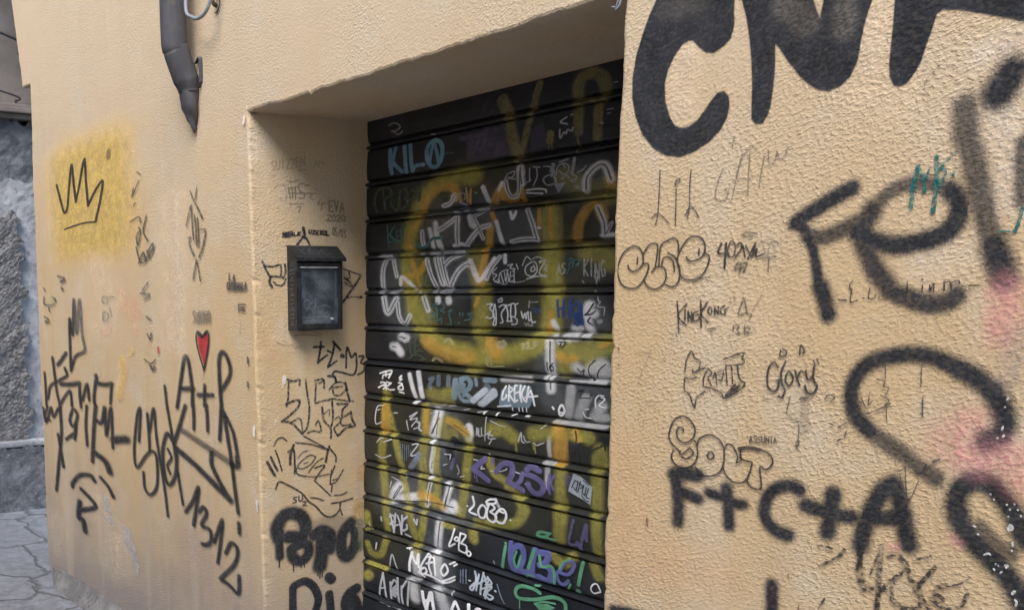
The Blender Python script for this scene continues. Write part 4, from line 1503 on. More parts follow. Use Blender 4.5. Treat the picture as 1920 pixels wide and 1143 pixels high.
('graffiti_drawing','F','black',0.35,0.05,0.442,'black outline of the small red heart',"""
c243,100:-716,2324 -800,2465 -822,2550 -784,2578 -717,2559 -655,2588 -625,2558 -648,2459 -717,2317
c487,100:-792,2577 -758,2558 -717,2550 -648,2585
c165,40:-719,2317 -720,2262"""),
('graffiti_lettering','F','black',0.8,0.05,0.431,'black spray name Smoky in tall narrow letters with a long arrow tail',"""
c511,100:-1918,1695 -1866,1949 -1938,1886 -2027,1603 -1981,1475 -1797,1588 -1669,1644 -1581,1602 -1594,1390 -1721,1292 -1834,1325 -1853,1452
c509,100:-1728,1927 -1715,1781 -1711,1641
c471,100:-1701,1783 -1603,1979 -1567,1756 -1456,1397 -1410,1175
o594,100:-1388,1803 -1466,1658 -1439,1483 -1356,1426 -1243,1524 -1217,1689 -1302,1792
c435,100:-1365,1697 -1306,1637 -1385,1572 -1333,1511
c459,100:-1353,2021 -1264,1763 -1184,1479 -1129,1313
c595,100:-1036,2048 -1144,1895 -1248,1758
c857,100:-1220,1722 -895,1638 -619,1550 -372,1471
c625,100:-385,1475 -511,1566 -634,1674 -633,1761
c495,100:-426,2028 -344,1749 -303,1561 -261,1398
c420,100:-1381,2168 -1353,2012"""),
('graffiti_lettering','F','black',0.8,0.05,0.474,'black spray number 1312 under the arrow tail of the name Smoky',"""
c590,100:-1087,1266 -959,1368 -857,1482 -902,1338 -957,1190
c588,100:-861,1306 -786,1351 -740,1314 -824,1214 -697,1206 -679,1132 -747,1086 -819,1075
c521,100:-632,1128 -499,1312 -535,1147 -585,990
c562,100:-459,1087 -375,1173 -286,1148 -330,1039 -537,891
c572,100:-551,881 -418,868 -289,842 -270,965
c556,100:-257,1332 -253,1265"""),
('pencil_writing','F','ink',0.32,0.3,0.428,'thin arrow shaped totem of upright marker lines above the word Souno',"""
c201,100:-841,3518 -782,3453 -736,3536
c263,100:-919,3295 -880,3363 -833,3428
c258,100:-770,3437 -714,3381 -665,3326
c233,100:-834,3425 -824,3290 -809,3195
c261,100:-789,3357 -771,3263 -765,3158
c231,100:-744,3337 -732,3238 -731,3145
c296,100:-897,3211 -858,3215 -880,3175 -842,3126 -811,3091
c260,100:-701,3259 -628,3246 -677,3142 -736,3075
c237,100:-777,3064 -810,2994 -839,2935
c235,100:-777,3064 -747,2993 -725,2922"""),
('pencil_writing','F','pencil',0.4,0.15,0.465,'small pencil words high beside the door corner',"""
l224,100:-304,2962 -307,2919 -273,2916
l222,100:-259,2909 -240,2950 -226,2905
l222,100:-251,2923 -232,2921
l253,100:-312,2902 -326,2907 -337,2886 -329,2864 -314,2868
l253,100:-302,2903 -304,2861
l252,100:-277,2902 -279,2860
l252,100:-303,2882 -278,2881
l251,100:-266,2900 -267,2866 -256,2857 -245,2865 -242,2899
l250,100:-210,2892 -224,2897 -233,2887 -213,2869 -216,2857 -236,2855
l249,100:-203,2859 -198,2901 -190,2872 -179,2900 -179,2858
l248,100:-155,2896 -157,2854
l247,100:-134,2899 -136,2857 -113,2856
l245,100:-103,2860 -89,2901 -80,2859
l245,100:-98,2874 -84,2874
l223,100:-148,2766 -186,2768 -188,2730 -150,2728
l222,100:-187,2749 -157,2748
l222,100:-101,2765 -138,2767 -140,2729 -103,2728
l221,100:-139,2748 -109,2747
l196,40:-237,2761 -238,2744
c169,40:-164,2669 -175,2580"""),
('pencil_writing','F','pencil',0.4,0.15,0.440,'grey pencil word Souno over the red heart',"""
l272,75:-818,2715 -842,2723 -858,2704 -825,2672 -831,2648 -864,2644
l271,75:-776,2713 -799,2682 -793,2639 -769,2638 -758,2681 -776,2713
l270,75:-745,2720 -747,2658 -730,2642 -711,2658 -705,2720
l267,75:-689,2643 -684,2720 -649,2643 -644,2720
l265,75:-607,2722 -628,2692 -623,2650 -600,2650 -589,2692 -607,2722"""),
('pencil_writing','F','pencil',0.4,0.15,0.386,'pencil scrawl along the right side of the yellow square',"""
c188,100:-1737,3732 -1673,3707
c226,100:-1817,3624 -1858,3563 -1710,3666
c194,100:-1794,3515 -1831,3492
c257,100:-1913,3380 -1737,3408 -1708,3367
c261,100:-1745,3330 -1715,3296 -1776,3201 -1793,3268 -1713,3316
c256,100:-1597,3405 -1664,3300 -1582,3225
c262,100:-1812,3190 -1738,3075 -1619,3091
c288,100:-1773,3070 -1680,3145 -1635,3092 -1562,3167 -1494,3202 -1516,3139 -1669,3093
c257,100:-1612,3156 -1568,3103 -1479,3189
c229,100:-1619,2922 -1720,2858 -1595,2831 -1699,2798
c261,100:-1762,2845 -1594,2837"""),
('pencil_writing','F','pencil',0.4,0.15,0.367,'small pencil marks and boxes under the yellow square',"""
c316,100:-3677,3011 -3486,2987 -3612,2958 -3466,2964
c473,100:-3586,2905 -3550,2889
c251,100:-2565,2820 -2465,2820 -2470,2774 -2571,2774 -2565,2820
c253,100:-2560,2697 -2462,2688 -2488,2633 -2578,2623 -2569,2690
c211,100:-2407,2813 -2309,2819
c215,100:-2416,2734 -2386,2663
c289,100:-4107,2907 -4057,2890
c286,100:-4095,2824 -4107,2758 -3873,2750 -3763,2799 -3860,2824
c289,100:-3981,2725 -3961,2692
c294,100:-4129,2640 -4000,2617 -4111,2590 -3979,2589
c231,100:-1677,2672 -1580,2647
c267,100:-1657,2539 -1610,2501 -1589,2548
c404,100:-1629,2306 -1582,2275 -1547,2297
c202,100:-1744,2348 -1611,2321 -1525,2358
c224,100:-81,2437 -75,2399
c227,100:-88,2280 -82,2252"""),
('paint_patch','F','palered',0.8,0.45,0.379,'faint reddish scribbles on the pale repainted strip of wall',"""
c488,45:-2153,2861 -2049,2805 -2166,2749 -2040,2723
c409,45:-1953,2859 -1873,2778 -1933,2710 -1816,2657
c412,45:-1910,2601 -1901,2519
c513,45:-2696,2600 -2543,2515 -2415,2591
c404,45:-1839,2764 -1780,2671
c1370,30:-1908,2778 -1956,2668
c1391,30:-2125,2777 -2132,2722"""),
('paint_drip','F','yellow',0.6,0.3,0.382,'narrow yellow paint drip below the yellow square, right of the tall black tag',"""
c1094,75:-2208,2326 -2190,2213 -2261,2093 -2289,2019
c418,75:-2000,2426 -1967,2400 -2044,2362
c572,40:-2124,2302 -2134,2216"""),
('paint_patch','F','greenish',0.85,0.4,0.354,'faint green smear at the left edge under the yellow square',"""
c1144,40:-3914,2807 -3871,2758
c790,40:-1691,2871 -1661,2831"""),
('paint_patch','F','pale',0.9,0.4,0.374,'pale repainted vertical strip of wall left of the arrow totem',"""
c3424,55:-1118,3440 -1131,3100 -1128,2779 -1198,2476
c3945,55:-2634,3066 -2470,2777 -2621,2543
c2333,35:-3077,2943 -3111,2407"""),
('bare_plaster','F','bareplaster',0.6,0.5,0.390,'grey bare plaster where the paint has peeled low on the wall',"""
p483,90:-2809,1111 -2658,1127 -2592,989 -2717,999
p543,90:-2353,946 -2199,921 -2114,831 -2021,639 -2067,560 -2150,672 -2311,792
p400,90:-2784,971 -2555,948 -2481,883 -2686,909"""),
('chipped_edge','F','chip',0.6,0.25,0.489,'white chips of bare plaster along the corner of the door opening',"""
c405,100:10,1524 17,1465
c430,100:-7,2003 -6,1949
c231,100:-52,3892 -63,3851
c191,100:-16,3940 -26,3903
c189,100:-65,3865 -69,3847
c250,100:63,929 69,898
c160,100:6,1703 2,1679
c166,100:73,981 80,966
c188,100:73,857 78,834"""),
('pencil_writing','R','pencil',0.4,0.15,0.845,'faint pencil name highest on the side wall of the doorway',"""
l156,42:174,3632 159,3634 150,3618 171,3601 168,3584 147,3577
l156,42:185,3635 185,3591 197,3583 208,3596 211,3640
l156,42:231,3649 230,3594
l157,42:256,3645 282,3650 255,3590 281,3596
l157,42:291,3650 316,3655 290,3595 315,3601
l157,42:352,3668 326,3662 325,3607 351,3613
l157,42:325,3634 346,3639
l158,42:360,3614 360,3669 386,3619 386,3675
l159,42:451,3611 467,3652 482,3621
l159,42:457,3626 476,3631
l159,42:491,3619 491,3655 522,3628 522,3664
c156,42:144,3546 176,3549
c158,42:343,3587 400,3596"""),
('pencil_writing','R','pencil',0.35,0.15,0.844,'pencil tag with a bar across and a curved line above, over the letter box',"""
c178,35:165,3469 193,3492 239,3488 254,3433 233,3399 205,3416
c178,65:262,3477 281,3478
c198,65:267,3477 280,3415
c179,65:271,3446 360,3449 463,3453
c198,65:295,3482 296,3418
c199,65:316,3483 317,3412
c159,65:286,3482 342,3488
c199,65:380,3511 342,3500 346,3465 379,3448 376,3422 341,3419
c199,65:389,3498 416,3501
c180,65:441,3447 422,3428 447,3413
c197,65:263,3519 305,3516 342,3532
c179,65:275,3383 322,3382 371,3386
c180,65:329,3366 354,3365 338,3333
c178,65:190,3356 194,3354"""),
('pencil_writing','R','pencil',0.35,0.15,0.825,'small pencil date 4 Eva 2020 right above the letter box',"""
c201,62:499,3419 482,3387 532,3396
c182,62:513,3399 503,3353
l203,62:593,3409 564,3411 564,3346 594,3344
l203,62:564,3378 588,3377
l204,62:603,3418 618,3352 632,3417
l204,62:646,3340 661,3405 676,3339
l204,62:652,3363 670,3362
l204,62:550,3319 563,3327 576,3316 549,3286 576,3286
l205,62:599,3326 585,3310 590,3288 606,3287 612,3310 599,3326
l205,62:622,3317 636,3325 649,3314 622,3284 649,3284
l206,62:672,3326 659,3310 664,3287 681,3287 686,3310 672,3326
c184,62:532,3290 591,3290"""),
('graffiti_lettering','R','ink',0.3,0.15,0.834,'row of small dark marker capitals just over the letter box',"""
l297,100:233,3205 225,3206 220,3199 231,3191 230,3183 218,3180
l298,100:246,3206 239,3194 241,3180 250,3182 253,3196 246,3206
l298,100:259,3183 260,3209 273,3185 274,3211
l298,100:276,3188 284,3215 291,3190
l298,100:279,3197 288,3199
l187,100:302,3208 302,3189 323,3191
l187,100:350,3211 329,3209 329,3190 350,3192
l187,100:329,3200 346,3201
l207,100:411,3226 412,3208 420,3203 429,3207 430,3225
l207,100:436,3225 455,3224 436,3202 455,3201
l208,100:484,3222 464,3222 464,3200 483,3199
l208,100:464,3211 479,3210
l227,100:497,3224 497,3199 508,3201 513,3211 509,3221 497,3224
l228,100:535,3222 519,3223 519,3198 535,3197
l228,100:519,3210 532,3210
l228,100:543,3221 542,3196 559,3196
l153,75:596,3248 588,3229 591,3200 600,3199 603,3226 596,3248
l153,75:624,3243 610,3246 608,3223 620,3221 623,3205 617,3193 608,3198
l153,75:646,3236 630,3188
l153,75:658,3239 651,3219 654,3191 663,3189 666,3217 658,3239
l154,75:673,3238 687,3233 679,3214 688,3199 682,3185 673,3189"""),
('graffiti_drawing','R','black',0.3,0.15,0.839,'black marker hook drawn over the letter box as if it hung there',"""
c450,100:371,3238 376,3202 377,3176
c319,100:370,3191 349,3164 322,3135
c320,100:381,3187 397,3165 414,3137"""),
('graffiti_lettering','R','black',0.3,0.25,0.851,'angular black marker letter sticking out at the left of the letter box',"""
c315,100:69,3028 89,2982 117,2938
c280,100:92,3001 141,2998 183,3007 202,2998 196,2938
c280,100:117,2938 161,2937 212,2929
c410,100:120,2931 114,2901 130,2872
c281,100:229,3013 232,2961 213,2927
c282,100:144,2904 168,2884 212,2885 233,2923"""),
('graffiti_lettering','R','black',0.3,0.25,0.812,'angular black marker letter sticking out at the right of the letter box',"""
c215,100:668,2986 730,2968 807,2946
c353,100:807,2942 769,2891 740,2856 663,2770
c254,100:677,2930 725,2895 745,2860
c196,100:677,2898 730,2872
c215,100:711,2965 720,2930 692,2922
c177,100:687,2796 740,2805 808,2802
c436,100:806,2802 812,2802"""),
('pencil_writing','R','pencil',0.35,0.15,0.836,'thin arcs of pencil right under the letter box',"""
c155,62:285,2563 350,2571 490,2559
c136,62:323,2595 415,2592 495,2570
c134,62:148,2531 220,2506 284,2511
c135,62:266,2504 293,2488 339,2501"""),
('graffiti_lettering','R','black',0.3,0.15,0.815,'black marker tag t.L.M3 below the letter box',"""
c334,100:492,2518 482,2451 465,2385
c334,100:435,2488 514,2488
c316,100:539,2432 508,2415 469,2389
c359,100:588,2518 644,2462
c337,100:600,2506 578,2424 544,2355
c278,100:542,2461 587,2443
c319,100:546,2355 613,2390
c600,100:659,2423 666,2420
c304,100:691,2343 699,2476 735,2409 768,2436 778,2375 771,2318 743,2292 663,2312 604,2324 582,2310
c305,100:798,2413 838,2413 813,2373 842,2356 834,2311 789,2292
c360,100:545,2296 599,2286 608,2256
c321,100:582,2308 606,2271"""),
('graffiti_lettering','R','black',0.32,0.3,0.817,'black marker tag Zhob in spiky outlined letters on the doorway side',"""
c312,100:228,2290 273,2277 318,2285 320,2251
c272,100:236,2276 229,2175 215,2117
c334,100:213,2135 265,2149 314,2150 302,2107 234,2057 177,2026
c315,100:177,2026 233,2016 270,1995 330,1933
c237,100:252,2016 319,2031 336,1942
c277,100:367,2280 378,2189 392,2101 377,1982 330,1929
c278,100:448,2256 438,2133
c298,100:443,2273 506,2275 513,2220
c238,100:467,2251 506,2264
c280,100:438,2125 514,2136 598,2144
c325,100:494,2093 507,2008 561,1947 565,1882
c304,100:575,2128 582,2022 561,1943
c241,100:554,2206 584,2236 633,2252 691,2238
c283,100:569,2218 658,2221
c263,100:579,2216 593,2171 643,2164 683,2194
c366,100:685,2242 705,2168 721,2118
c246,100:718,2122 753,2114
c223,100:563,2145 642,2133 713,2119
c346,100:617,2107 703,2099 662,2065 662,2016 728,2044
c331,100:731,2048 741,1994 764,1951 692,1940 621,1893
c282,100:374,1933 423,1943 483,1935 463,2008 438,1977
c286,100:621,1893 591,1944 642,1985 662,2033
c181,100:503,2045 552,2073 552,2033
c204,100:581,1998 632,2019 652,1960
c288,100:662,1959 733,1961"""),
('graffiti_lettering','R','ink',0.35,0.15,0.821,'thin looping marker tag with long tails under the spiky outlined letters',"""
c431,100:55,1775 83,1726 109,1683
c353,100:84,1804 104,1762 131,1712
c236,100:120,1843 141,1790 166,1708
c215,100:109,1872 138,1912 174,1921 210,1898
c396,100:262,1865 236,1804 232,1741
c299,100:218,1824 261,1834 268,1745 266,1677
c200,100:434,1772 390,1785 321,1752 291,1719 330,1702 399,1727 437,1768
c180,100:293,1775 332,1807 376,1818
c241,100:278,1880 411,1853 539,1806
c221,100:345,1917 421,1874 539,1811
c367,100:550,1828 531,1783 520,1727
c267,100:560,1809 602,1759 604,1719
c286,100:428,1696 508,1705 467,1659 432,1622
c203,100:378,1673 403,1698 459,1741 499,1753
c268,100:594,1692 558,1624
c208,100:666,1660 624,1608 578,1597
c203,100:281,1712 290,1671 402,1640 548,1641
c161,100:340,1733 370,1742
c199,100:85,1721 111,1678
c268,100:113,1594 143,1637 205,1610 273,1572 326,1535 375,1479 430,1439 507,1364 575,1349 628,1382 644,1438
c208,100:423,1614 493,1552 555,1495
c233,100:591,1492 649,1488 697,1501
c229,100:391,1502 441,1491 497,1469
c276,100:565,1440 644,1440 747,1450
c256,100:640,1438 638,1398 657,1346
c231,100:555,1573 607,1586 665,1657
c210,100:566,1668 555,1578 571,1563 562,1518
l204,100:278,1520 259,1521 249,1511 274,1500 271,1488 246,1483
l205,100:295,1523 295,1494 309,1489 323,1498 325,1528
l185,100:326,1483 359,1479 326,1457 358,1453"""),
('graffiti_lettering','R','black',0.5,0.06,0.813,'thick black spray word Popo with drips low on the doorway side',"""
c1959,100:131,1264 114,1331 160,1402 239,1419 318,1380 346,1305 305,1249 205,1264
c1262,100:127,1297 129,1215 132,1145
o1628,100:299,1204 227,1174 250,1108 311,1089 365,1126 359,1186
c2226,100:479,1251 480,1141 460,1025
c1917,100:417,1244 479,1264 553,1223 552,1129
c1908,100:730,1282 670,1230 643,1157 659,1077 714,1050 769,1111
c1308,100:758,1112 763,1199 735,1255
c205,100:128,1133 124,1074
c208,100:240,1097 238,1029
c146,100:300,1070 301,1040
c147,100:331,1056 330,1040
c213,100:444,1011 443,960
c214,100:463,1007 459,940
c193,100:481,1004 479,946
c2341,35:327,1324 418,1294 585,1303 670,1282"""),
('graffiti_lettering','R','black',0.22,0.05,0.801,'black spray word Dio at the foot of the doorway side',"""
c1214,100:230,920 226,815 227,671
c1287,100:245,929 328,943 400,895 441,814 435,755 397,685
c1360,100:538,812 549,731 554,642
c1557,100:539,933 560,912
c1785,100:782,804 714,777 687,711 727,649 808,641
c2034,100:760,723 784,682"""),
('paint_patch','R','gold',0.85,0.3,0.791,'orange yellow overspray at the edge of the roller shutter',"""
c1631,60:805,1384 811,1340
c1288,45:819,1639 825,1588"""),
('paint_patch','R','darkgreen',0.85,0.2,0.787,'dull green overspray beside the thick black spray word',"""
c1317,70:818,1269 824,1172 819,1102"""),
('chipped_edge','R','chip',0.5,0.3,0.842,'small white chips above the spiky outlined letters',"""
c464,100:203,2308 199,2274
c193,100:193,2270 186,2240
c233,100:131,2034 121,2007"""),
('wall_stain','R','black',0.85,0.3,0.839,'black spot in the top corner of the doorway side',"""
c644,90:9,3920 43,3918
c453,90:-2,3905 7,3913"""),  # soft black spot just below the lintel corner
('wall_stain','R','tan',0.95,0.4,0.844,'brown damp marks under the letter box',"""
c2469,40:61,2587 102,2472
c1158,40:149,2539 302,2495"""),
]

def curve_pts(P, closed, n=7):
    P = np.array(P, float)
    if len(P) < 3: return P
    Q = np.vstack([P[-1], P, P[0], P[1]]) if closed else np.vstack([2 * P[0] - P[1], P, 2 * P[-1] - P[-2]])
    out = []
    for i in range(1, len(Q) - 2):
        p0, p1, p2, p3 = Q[i - 1:i + 3]
        for k in range(n):
            u = k / n
            out.append(0.5 * (2 * p1 + (p2 - p0) * u + (2 * p0 - 5 * p1 + 4 * p2 - p3) * u * u + (3 * p1 - p0 - 3 * p2 + p3) * u ** 3))
    out.append(Q[-2]); return np.array(out)
def poly_sd(PX, PZ, poly):
    d = np.full(PX.shape, 1e9); ins = np.zeros(PX.shape, bool); n = len(poly)
    for i in range(n):
        ax_, az_ = poly[i]; bx_, bz_ = poly[(i + 1) % n]
        ex, ez = bx_ - ax_, bz_ - az_; l2 = ex * ex + ez * ez + 1e-12
        tt = np.clip(((PX - ax_) * ex + (PZ - az_) * ez) / l2, 0, 1)
        d = np.minimum(d, np.hypot(PX - ax_ - tt * ex, PZ - az_ - tt * ez))
        c = (az_ > PZ) != (bz_ > PZ)
        with np.errstate(divide='ignore', invalid='ignore'):
            ins ^= c & (PX < (bx_ - ax_) * (PZ - az_) / (bz_ - az_ + 1e-15) + ax_)
    return np.where(ins, -d, d)
def paint_mesh(S, strokes, ax, soft, off):
    """a thin skin of paint that follows the plaster or the slats, with the distance to the stroke edge on its vertices"""
    rmin = min(s[1] for s in strokes); rmax = max(s[1] for s in strokes)
    c = min(max(0.62 * rmin, 0.0008), 0.0055)
    if rmin > 0.012: c = min(0.0075, rmin * 0.4)
    allp = np.vstack([s[3] for s in strokes]); pad = rmax * (1 + soft) + 2 * c
    u0, u1 = allp[:, 0].min() - pad / ax, allp[:, 0].max() + pad / ax
    v0, v1 = allp[:, 1].min() - pad, allp[:, 1].max() + pad
    if S == 'S': u0, u1, v1 = max(u0, -0.06), min(u1, 1.46), min(v1, 1.965)
    if S == 'R': u0, u1 = max(u0, 0.009), min(u1, 0.424)
    us = np.arange(u0, u1 + c, c / ax)
    vs = shutter_rows(max(v0, 0.1), v1, c) if S == 'S' else np.arange(v0, v1 + c, c)
    E = np.full((len(vs), len(us)), -9.0); DN = np.ones_like(E); K = np.full_like(E, -99.0)
    def put(j0, j1, i0, i1, e, dens):
        key = np.clip((e + 0.12) / 0.84, 0, 1) * dens + 1e-3 * np.clip(e, -9, 9)
        k = key > K[j0:j1, i0:i1]
        K[j0:j1, i0:i1][k] = key[k]; E[j0:j1, i0:i1][k] = e[k]; DN[j0:j1, i0:i1][k] = dens
    U = us * ax
    for typ, r, dens, P in strokes:
        P = P * np.array([ax, 1.0])
        if typ == 'p':
            m = 2 * r + 2 * c
            i0, i1 = np.searchsorted(U, [P[:, 0].min() - m, P[:, 0].max() + m]); j0, j1 = np.searchsorted(vs, [P[:, 1].min() - m, P[:, 1].max() + m])
            if i1 <= i0 or j1 <= j0: continue
            PX, PZ = np.meshgrid(U[i0:i1], vs[j0:j1]); e = (r - poly_sd(PX, PZ, P)) / (2 * r)
            put(j0, j1, i0, i1, e, dens)
            continue
        Q = P if typ == 'l' else curve_pts(P, typ == 'o')
        m = r * (1 + soft) + 2.5 * c; sw = max(2 * soft * r, 0.0007)
        for a, b in zip(Q, Q[1:]):
            i0, i1 = np.searchsorted(U, [min(a[0], b[0]) - m, max(a[0], b[0]) + m]); j0, j1 = np.searchsorted(vs, [min(a[1], b[1]) - m, max(a[1], b[1]) + m])
            if i1 <= i0 or j1 <= j0: continue
            PX, PZ = U[i0:i1][None, :], vs[j0:j1][:, None]
            e0, e1 = b[0] - a[0], b[1] - a[1]; l2 = e0 * e0 + e1 * e1 + 1e-14
            tt = np.clip(((PX - a[0]) * e0 + (PZ - a[1]) * e1) / l2, 0, 1)
            d = np.sqrt((PX - a[0] - tt * e0) ** 2 + (PZ - a[1] - tt * e1) ** 2)
            e = 0.5 + (r - d) / sw
            put(j0, j1, i0, i1, e, dens)
    UU, VV = np.meshgrid(us, vs)
    if S == 'F':
        bad = (UU > np.interp(VV, [z for _, z in DOOR_EDGE[::-1]], [x for x, _ in DOOR_EDGE[::-1]]) - 0.009) & (UU < 1.448) & (VV < 1.966)
        bad |= UU < np.interp(VV, [z for _, z in LEFT_EDGE[1:]], [x for x, _ in LEFT_EDGE[1:]]) + 0.012
        E[bad] = -9
    keep = np.maximum.reduce([E[:-1, :-1], E[1:, :-1], E[:-1, 1:], E[1:, 1:]]) > -0.42
    if S == 'F':
        keep &= ~(bad[:-1, :-1] | bad[1:, :-1] | bad[:-1, 1:] | bad[1:, 1:])
    jj, ii = np.nonzero(keep); nu = len(us)
    if len(jj) == 0: return None
    quads = np.stack([jj * nu + ii, jj * nu + ii + 1, (jj + 1) * nu + ii + 1, (jj + 1) * nu + ii], 1)
    used, inv = np.unique(quads.ravel(), return_inverse=True); quads = inv.reshape(-1, 4)
    u, v = UU.ravel()[used], VV.ravel()[used]
    if S == 'F': co = np.stack([u, np.full_like(u, -off), v], 1)
    elif S == 'S': co = np.stack([u, D + slat(v) + 0.0012 * np.sin(u * 5 + v * 31) - off, v], 1)
    else: co = np.stack([RX(u, v) + off, u, v], 1); quads = quads
    me = bpy.data.meshes.new('paint')
    me.vertices.add(len(co)); me.vertices.foreach_set('co', co.ravel().astype(np.float32))
    me.loops.add(quads.size); me.loops.foreach_set('vertex_index', quads.ravel().astype(np.int32))
    me.polygons.add(len(quads)); me.polygons.foreach_set('loop_start', np.arange(0, quads.size, 4, dtype=np.int32))
    me.update(calc_edges=True)
    for nm, arr in (('edge', np.clip(E, -3, 4)), ('dens', DN)):
        at = me.attributes.new(nm, 'FLOAT', 'POINT'); at.data.foreach_set('value', arr.ravel()[used].astype(np.float32))
    return me
count = {'F': 0, 'S': 0, 'R': 0}; n_faces = 0
def add_paint(kind, S, colname, soft, dry, ax, lab, strokes, parent):
    global n_faces
    count[S] += 1
    me = paint_mesh(S, strokes, ax, soft, 0.0006 + 0.00011 * count[S])
    if me is None: return
    n_faces += len(me.polygons)
    me.materials.append(paint_material(colname, S == 'S', soft, dry)); me.name = kind
    o = bpy.data.objects.new(kind, me); C.objects.link(o); o.parent = parent; o.matrix_parent_inverse = world_of(parent).inverted()
    if lab: o['label'] = lab
for kind, S, colname, soft, dry, ax, lab, body in PAINT:
    strokes, halo = [], []
    for ln in body.strip().split('\n'):
        head, pts = ln.split(':'); typ = head[0]; r, d = head[1:].split(',')
        P = np.array([[float(q) for q in s.split(',')] for s in pts.split()]) / 2000.0
        strokes.append((typ if typ != 'h' else 'c', float(r) / 1e5, float(d) / 100, P))
        if typ == 'h': halo.append(('c', 0.0016, 0.9, P))
    add_paint(kind, S, colname, soft, dry, ax, lab, strokes, shutter if S == 'S' else wall)
    if halo: add_paint('graffiti_lettering', S, 'black', 0.45, 0.15, ax, 'thin dark centre lines inside the ' + lab, halo, shutter)
print('paint faces', n_faces)

# ------------------------------------------------------------------ letter box on the side of the doorway
IRON = simple_material('black_letterbox_paint', (0.012, 0.013, 0.016), (0.03, 0.032, 0.037), scale=30, rough=0.5, bump=0.0006, bscale=120, c3=(0.085, 0.08, 0.08))
PANE = simple_material('scratched_grey_panel', (0.03, 0.038, 0.052), (0.12, 0.138, 0.17), scale=17, rough=0.42, bump=0.001, bscale=70, c3=(0.035, 0.042, 0.055))
SCR = simple_material('scratch_white', (0.34, 0.35, 0.37), (0.5, 0.51, 0.52), scale=50, rough=0.6)
BX, BY0, BY1, BZ0, BZ1, BD = 0.004, 0.119, 0.290, 1.301, 1.560, 0.056
box_e = empty('letter_box', (BX, (BY0 + BY1) / 2, BZ0), 'black metal letter box with a scribbled grey front hung on the doorway side', 'letter box')
bm = bmesh.new()
# hollow-fronted body: back, sides, floor
for a in ((BX, BX + 0.004, BY0, BY1, BZ0, BZ1), (BX + 0.0041, BX + BD, BY0 + 0.0041, BY1 - 0.0041, BZ0, BZ0 + 0.004)):
    box(bm, *a, 0.0008)
for y0 in (BY0, BY1 - 0.004):          # side plates cut to the slope of the lid
    q = [(BX + 0.0041, BZ0), (BX + BD, BZ0), (BX + BD, BZ1 - 0.0375), (BX + 0.012, BZ1 - 0.0025), (BX + 0.0041, BZ1 - 0.0015)]
    a = [bm.verts.new((x, y0, z)) for x, z in q]; b = [bm.verts.new((x, y0 + 0.004, z)) for x, z in q]
    bm.faces.new(a); bm.faces.new(b)
    for k in range(5): bm.faces.new((a[k], a[(k + 1) % 5], b[(k + 1) % 5], b[k]))
obj('body', bm, IRON, box_e)
bm = bmesh.new()   # sloping lid with overhang and turned down lip
lid = [(BX + 0.0, BZ1 + 0.004), (BX + 0.012, BZ1 + 0.003), (BX + BD + 0.009, BZ1 - 0.036), (BX + BD + 0.010, BZ1 - 0.046), (BX + BD + 0.007, BZ1 - 0.046), (BX + BD + 0.005, BZ1 - 0.037), (BX + 0.012, BZ1 - 0.001), (BX, BZ1)]
a = [bm.verts.new((x, BY0 - 0.003, z)) for x, z in lid]; b = [bm.verts.new((x, BY1 + 0.010, z)) for x, z in lid]
for k in range(len(lid)): bm.faces.new((a[k], a[(k + 1) % len(lid)], b[(k + 1) % len(lid)], b[k]))
bm.faces.new(a); bm.faces.new(b)
lid_o = obj('lid', bm, IRON, box_e)
XF = BX + BD
bm = bmesh.new()   # frame of the front door
box(bm, XF - 0.004, XF + 0.002, BY0 + 0.0045, BY0 + 0.016, BZ0 + 0.004, BZ1 - 0.05, 0.001)
box(bm, XF - 0.004, XF + 0.002, BY1 - 0.016, BY1 - 0.0045, BZ0 + 0.004, BZ1 - 0.05, 0.001)
box(bm, XF - 0.004, XF + 0.002, BY0 + 0.0165, BY1 - 0.0165, BZ0 + 0.004, BZ0 + 0.020, 0.001)
box(bm, XF - 0.004, XF + 0.002, BY0 + 0.0165, BY1 - 0.0165, BZ1 - 0.064, BZ1 - 0.05, 0.001)
front = obj('front_frame', bm, IRON, box_e)
bm = bmesh.new(); box(bm, XF - 0.010, XF - 0.005, BY0 + 0.006, BY1 - 0.006, BZ0 + 0.008, BZ1 - 0.052, 0.0005)
panel = obj('front_panel', bm, PANE, box_e, 'scratched blue grey front panel of the letter box')
bm = bmesh.new(); box(bm, XF + 0.0022, XF + 0.0045, BY0 + 0.012, BY1 - 0.02, BZ1 - 0.0665, BZ1 - 0.0635, 0.0005)
obj('slot_edge', bm, SCR, front)
bm = bmesh.new(); tube(bm, [(XF + 0.002, BY1 - 0.04, BZ0 + 0.034), (XF - 0.006, BY1 - 0.04, BZ0 + 0.034)][::-1], 0.004, 12)
obj('lock', bm, SCR, front)
def scrawl(fn, strokes, wd):
    verts, faces = [], []
    for s in strokes:
        q = curve_pts(np.array(s, float), False, 5)
        for i, p in enumerate(q):
            d = q[min(i + 1, len(q) - 1)] - q[max(i - 1, 0)]; l = math.hypot(*d) or 1; n_ = np.array([-d[1], d[0]]) / l * wd / 2
            verts += [fn(*(p + n_)), fn(*(p - n_))]
            if i: k = len(verts); faces.append((k - 4, k - 3, k - 1, k - 2))
    return verts, faces
def on_panel(a, b): return (XF - 0.0046, BY0 + a * (BY1 - BY0), BZ0 + b * (BZ1 - BZ0))
def on_side(a, b): return (BX + 0.006 + a * (BD - 0.01), BY0 - 0.0006, BZ0 + b * (BZ1 - BZ0))
def on_lid(a, b):
    t = 1 - b; x = BX + 0.012 + t * (BD - 0.003); return (x + 0.0006, BY0 + a * (BY1 - BY0), BZ1 + 0.003 - 0.039 * t + 0.0009)
DULL = simple_material('dull_scratch', (0.24, 0.26, 0.28), (0.42, 0.43, 0.45), scale=80, rough=0.6)
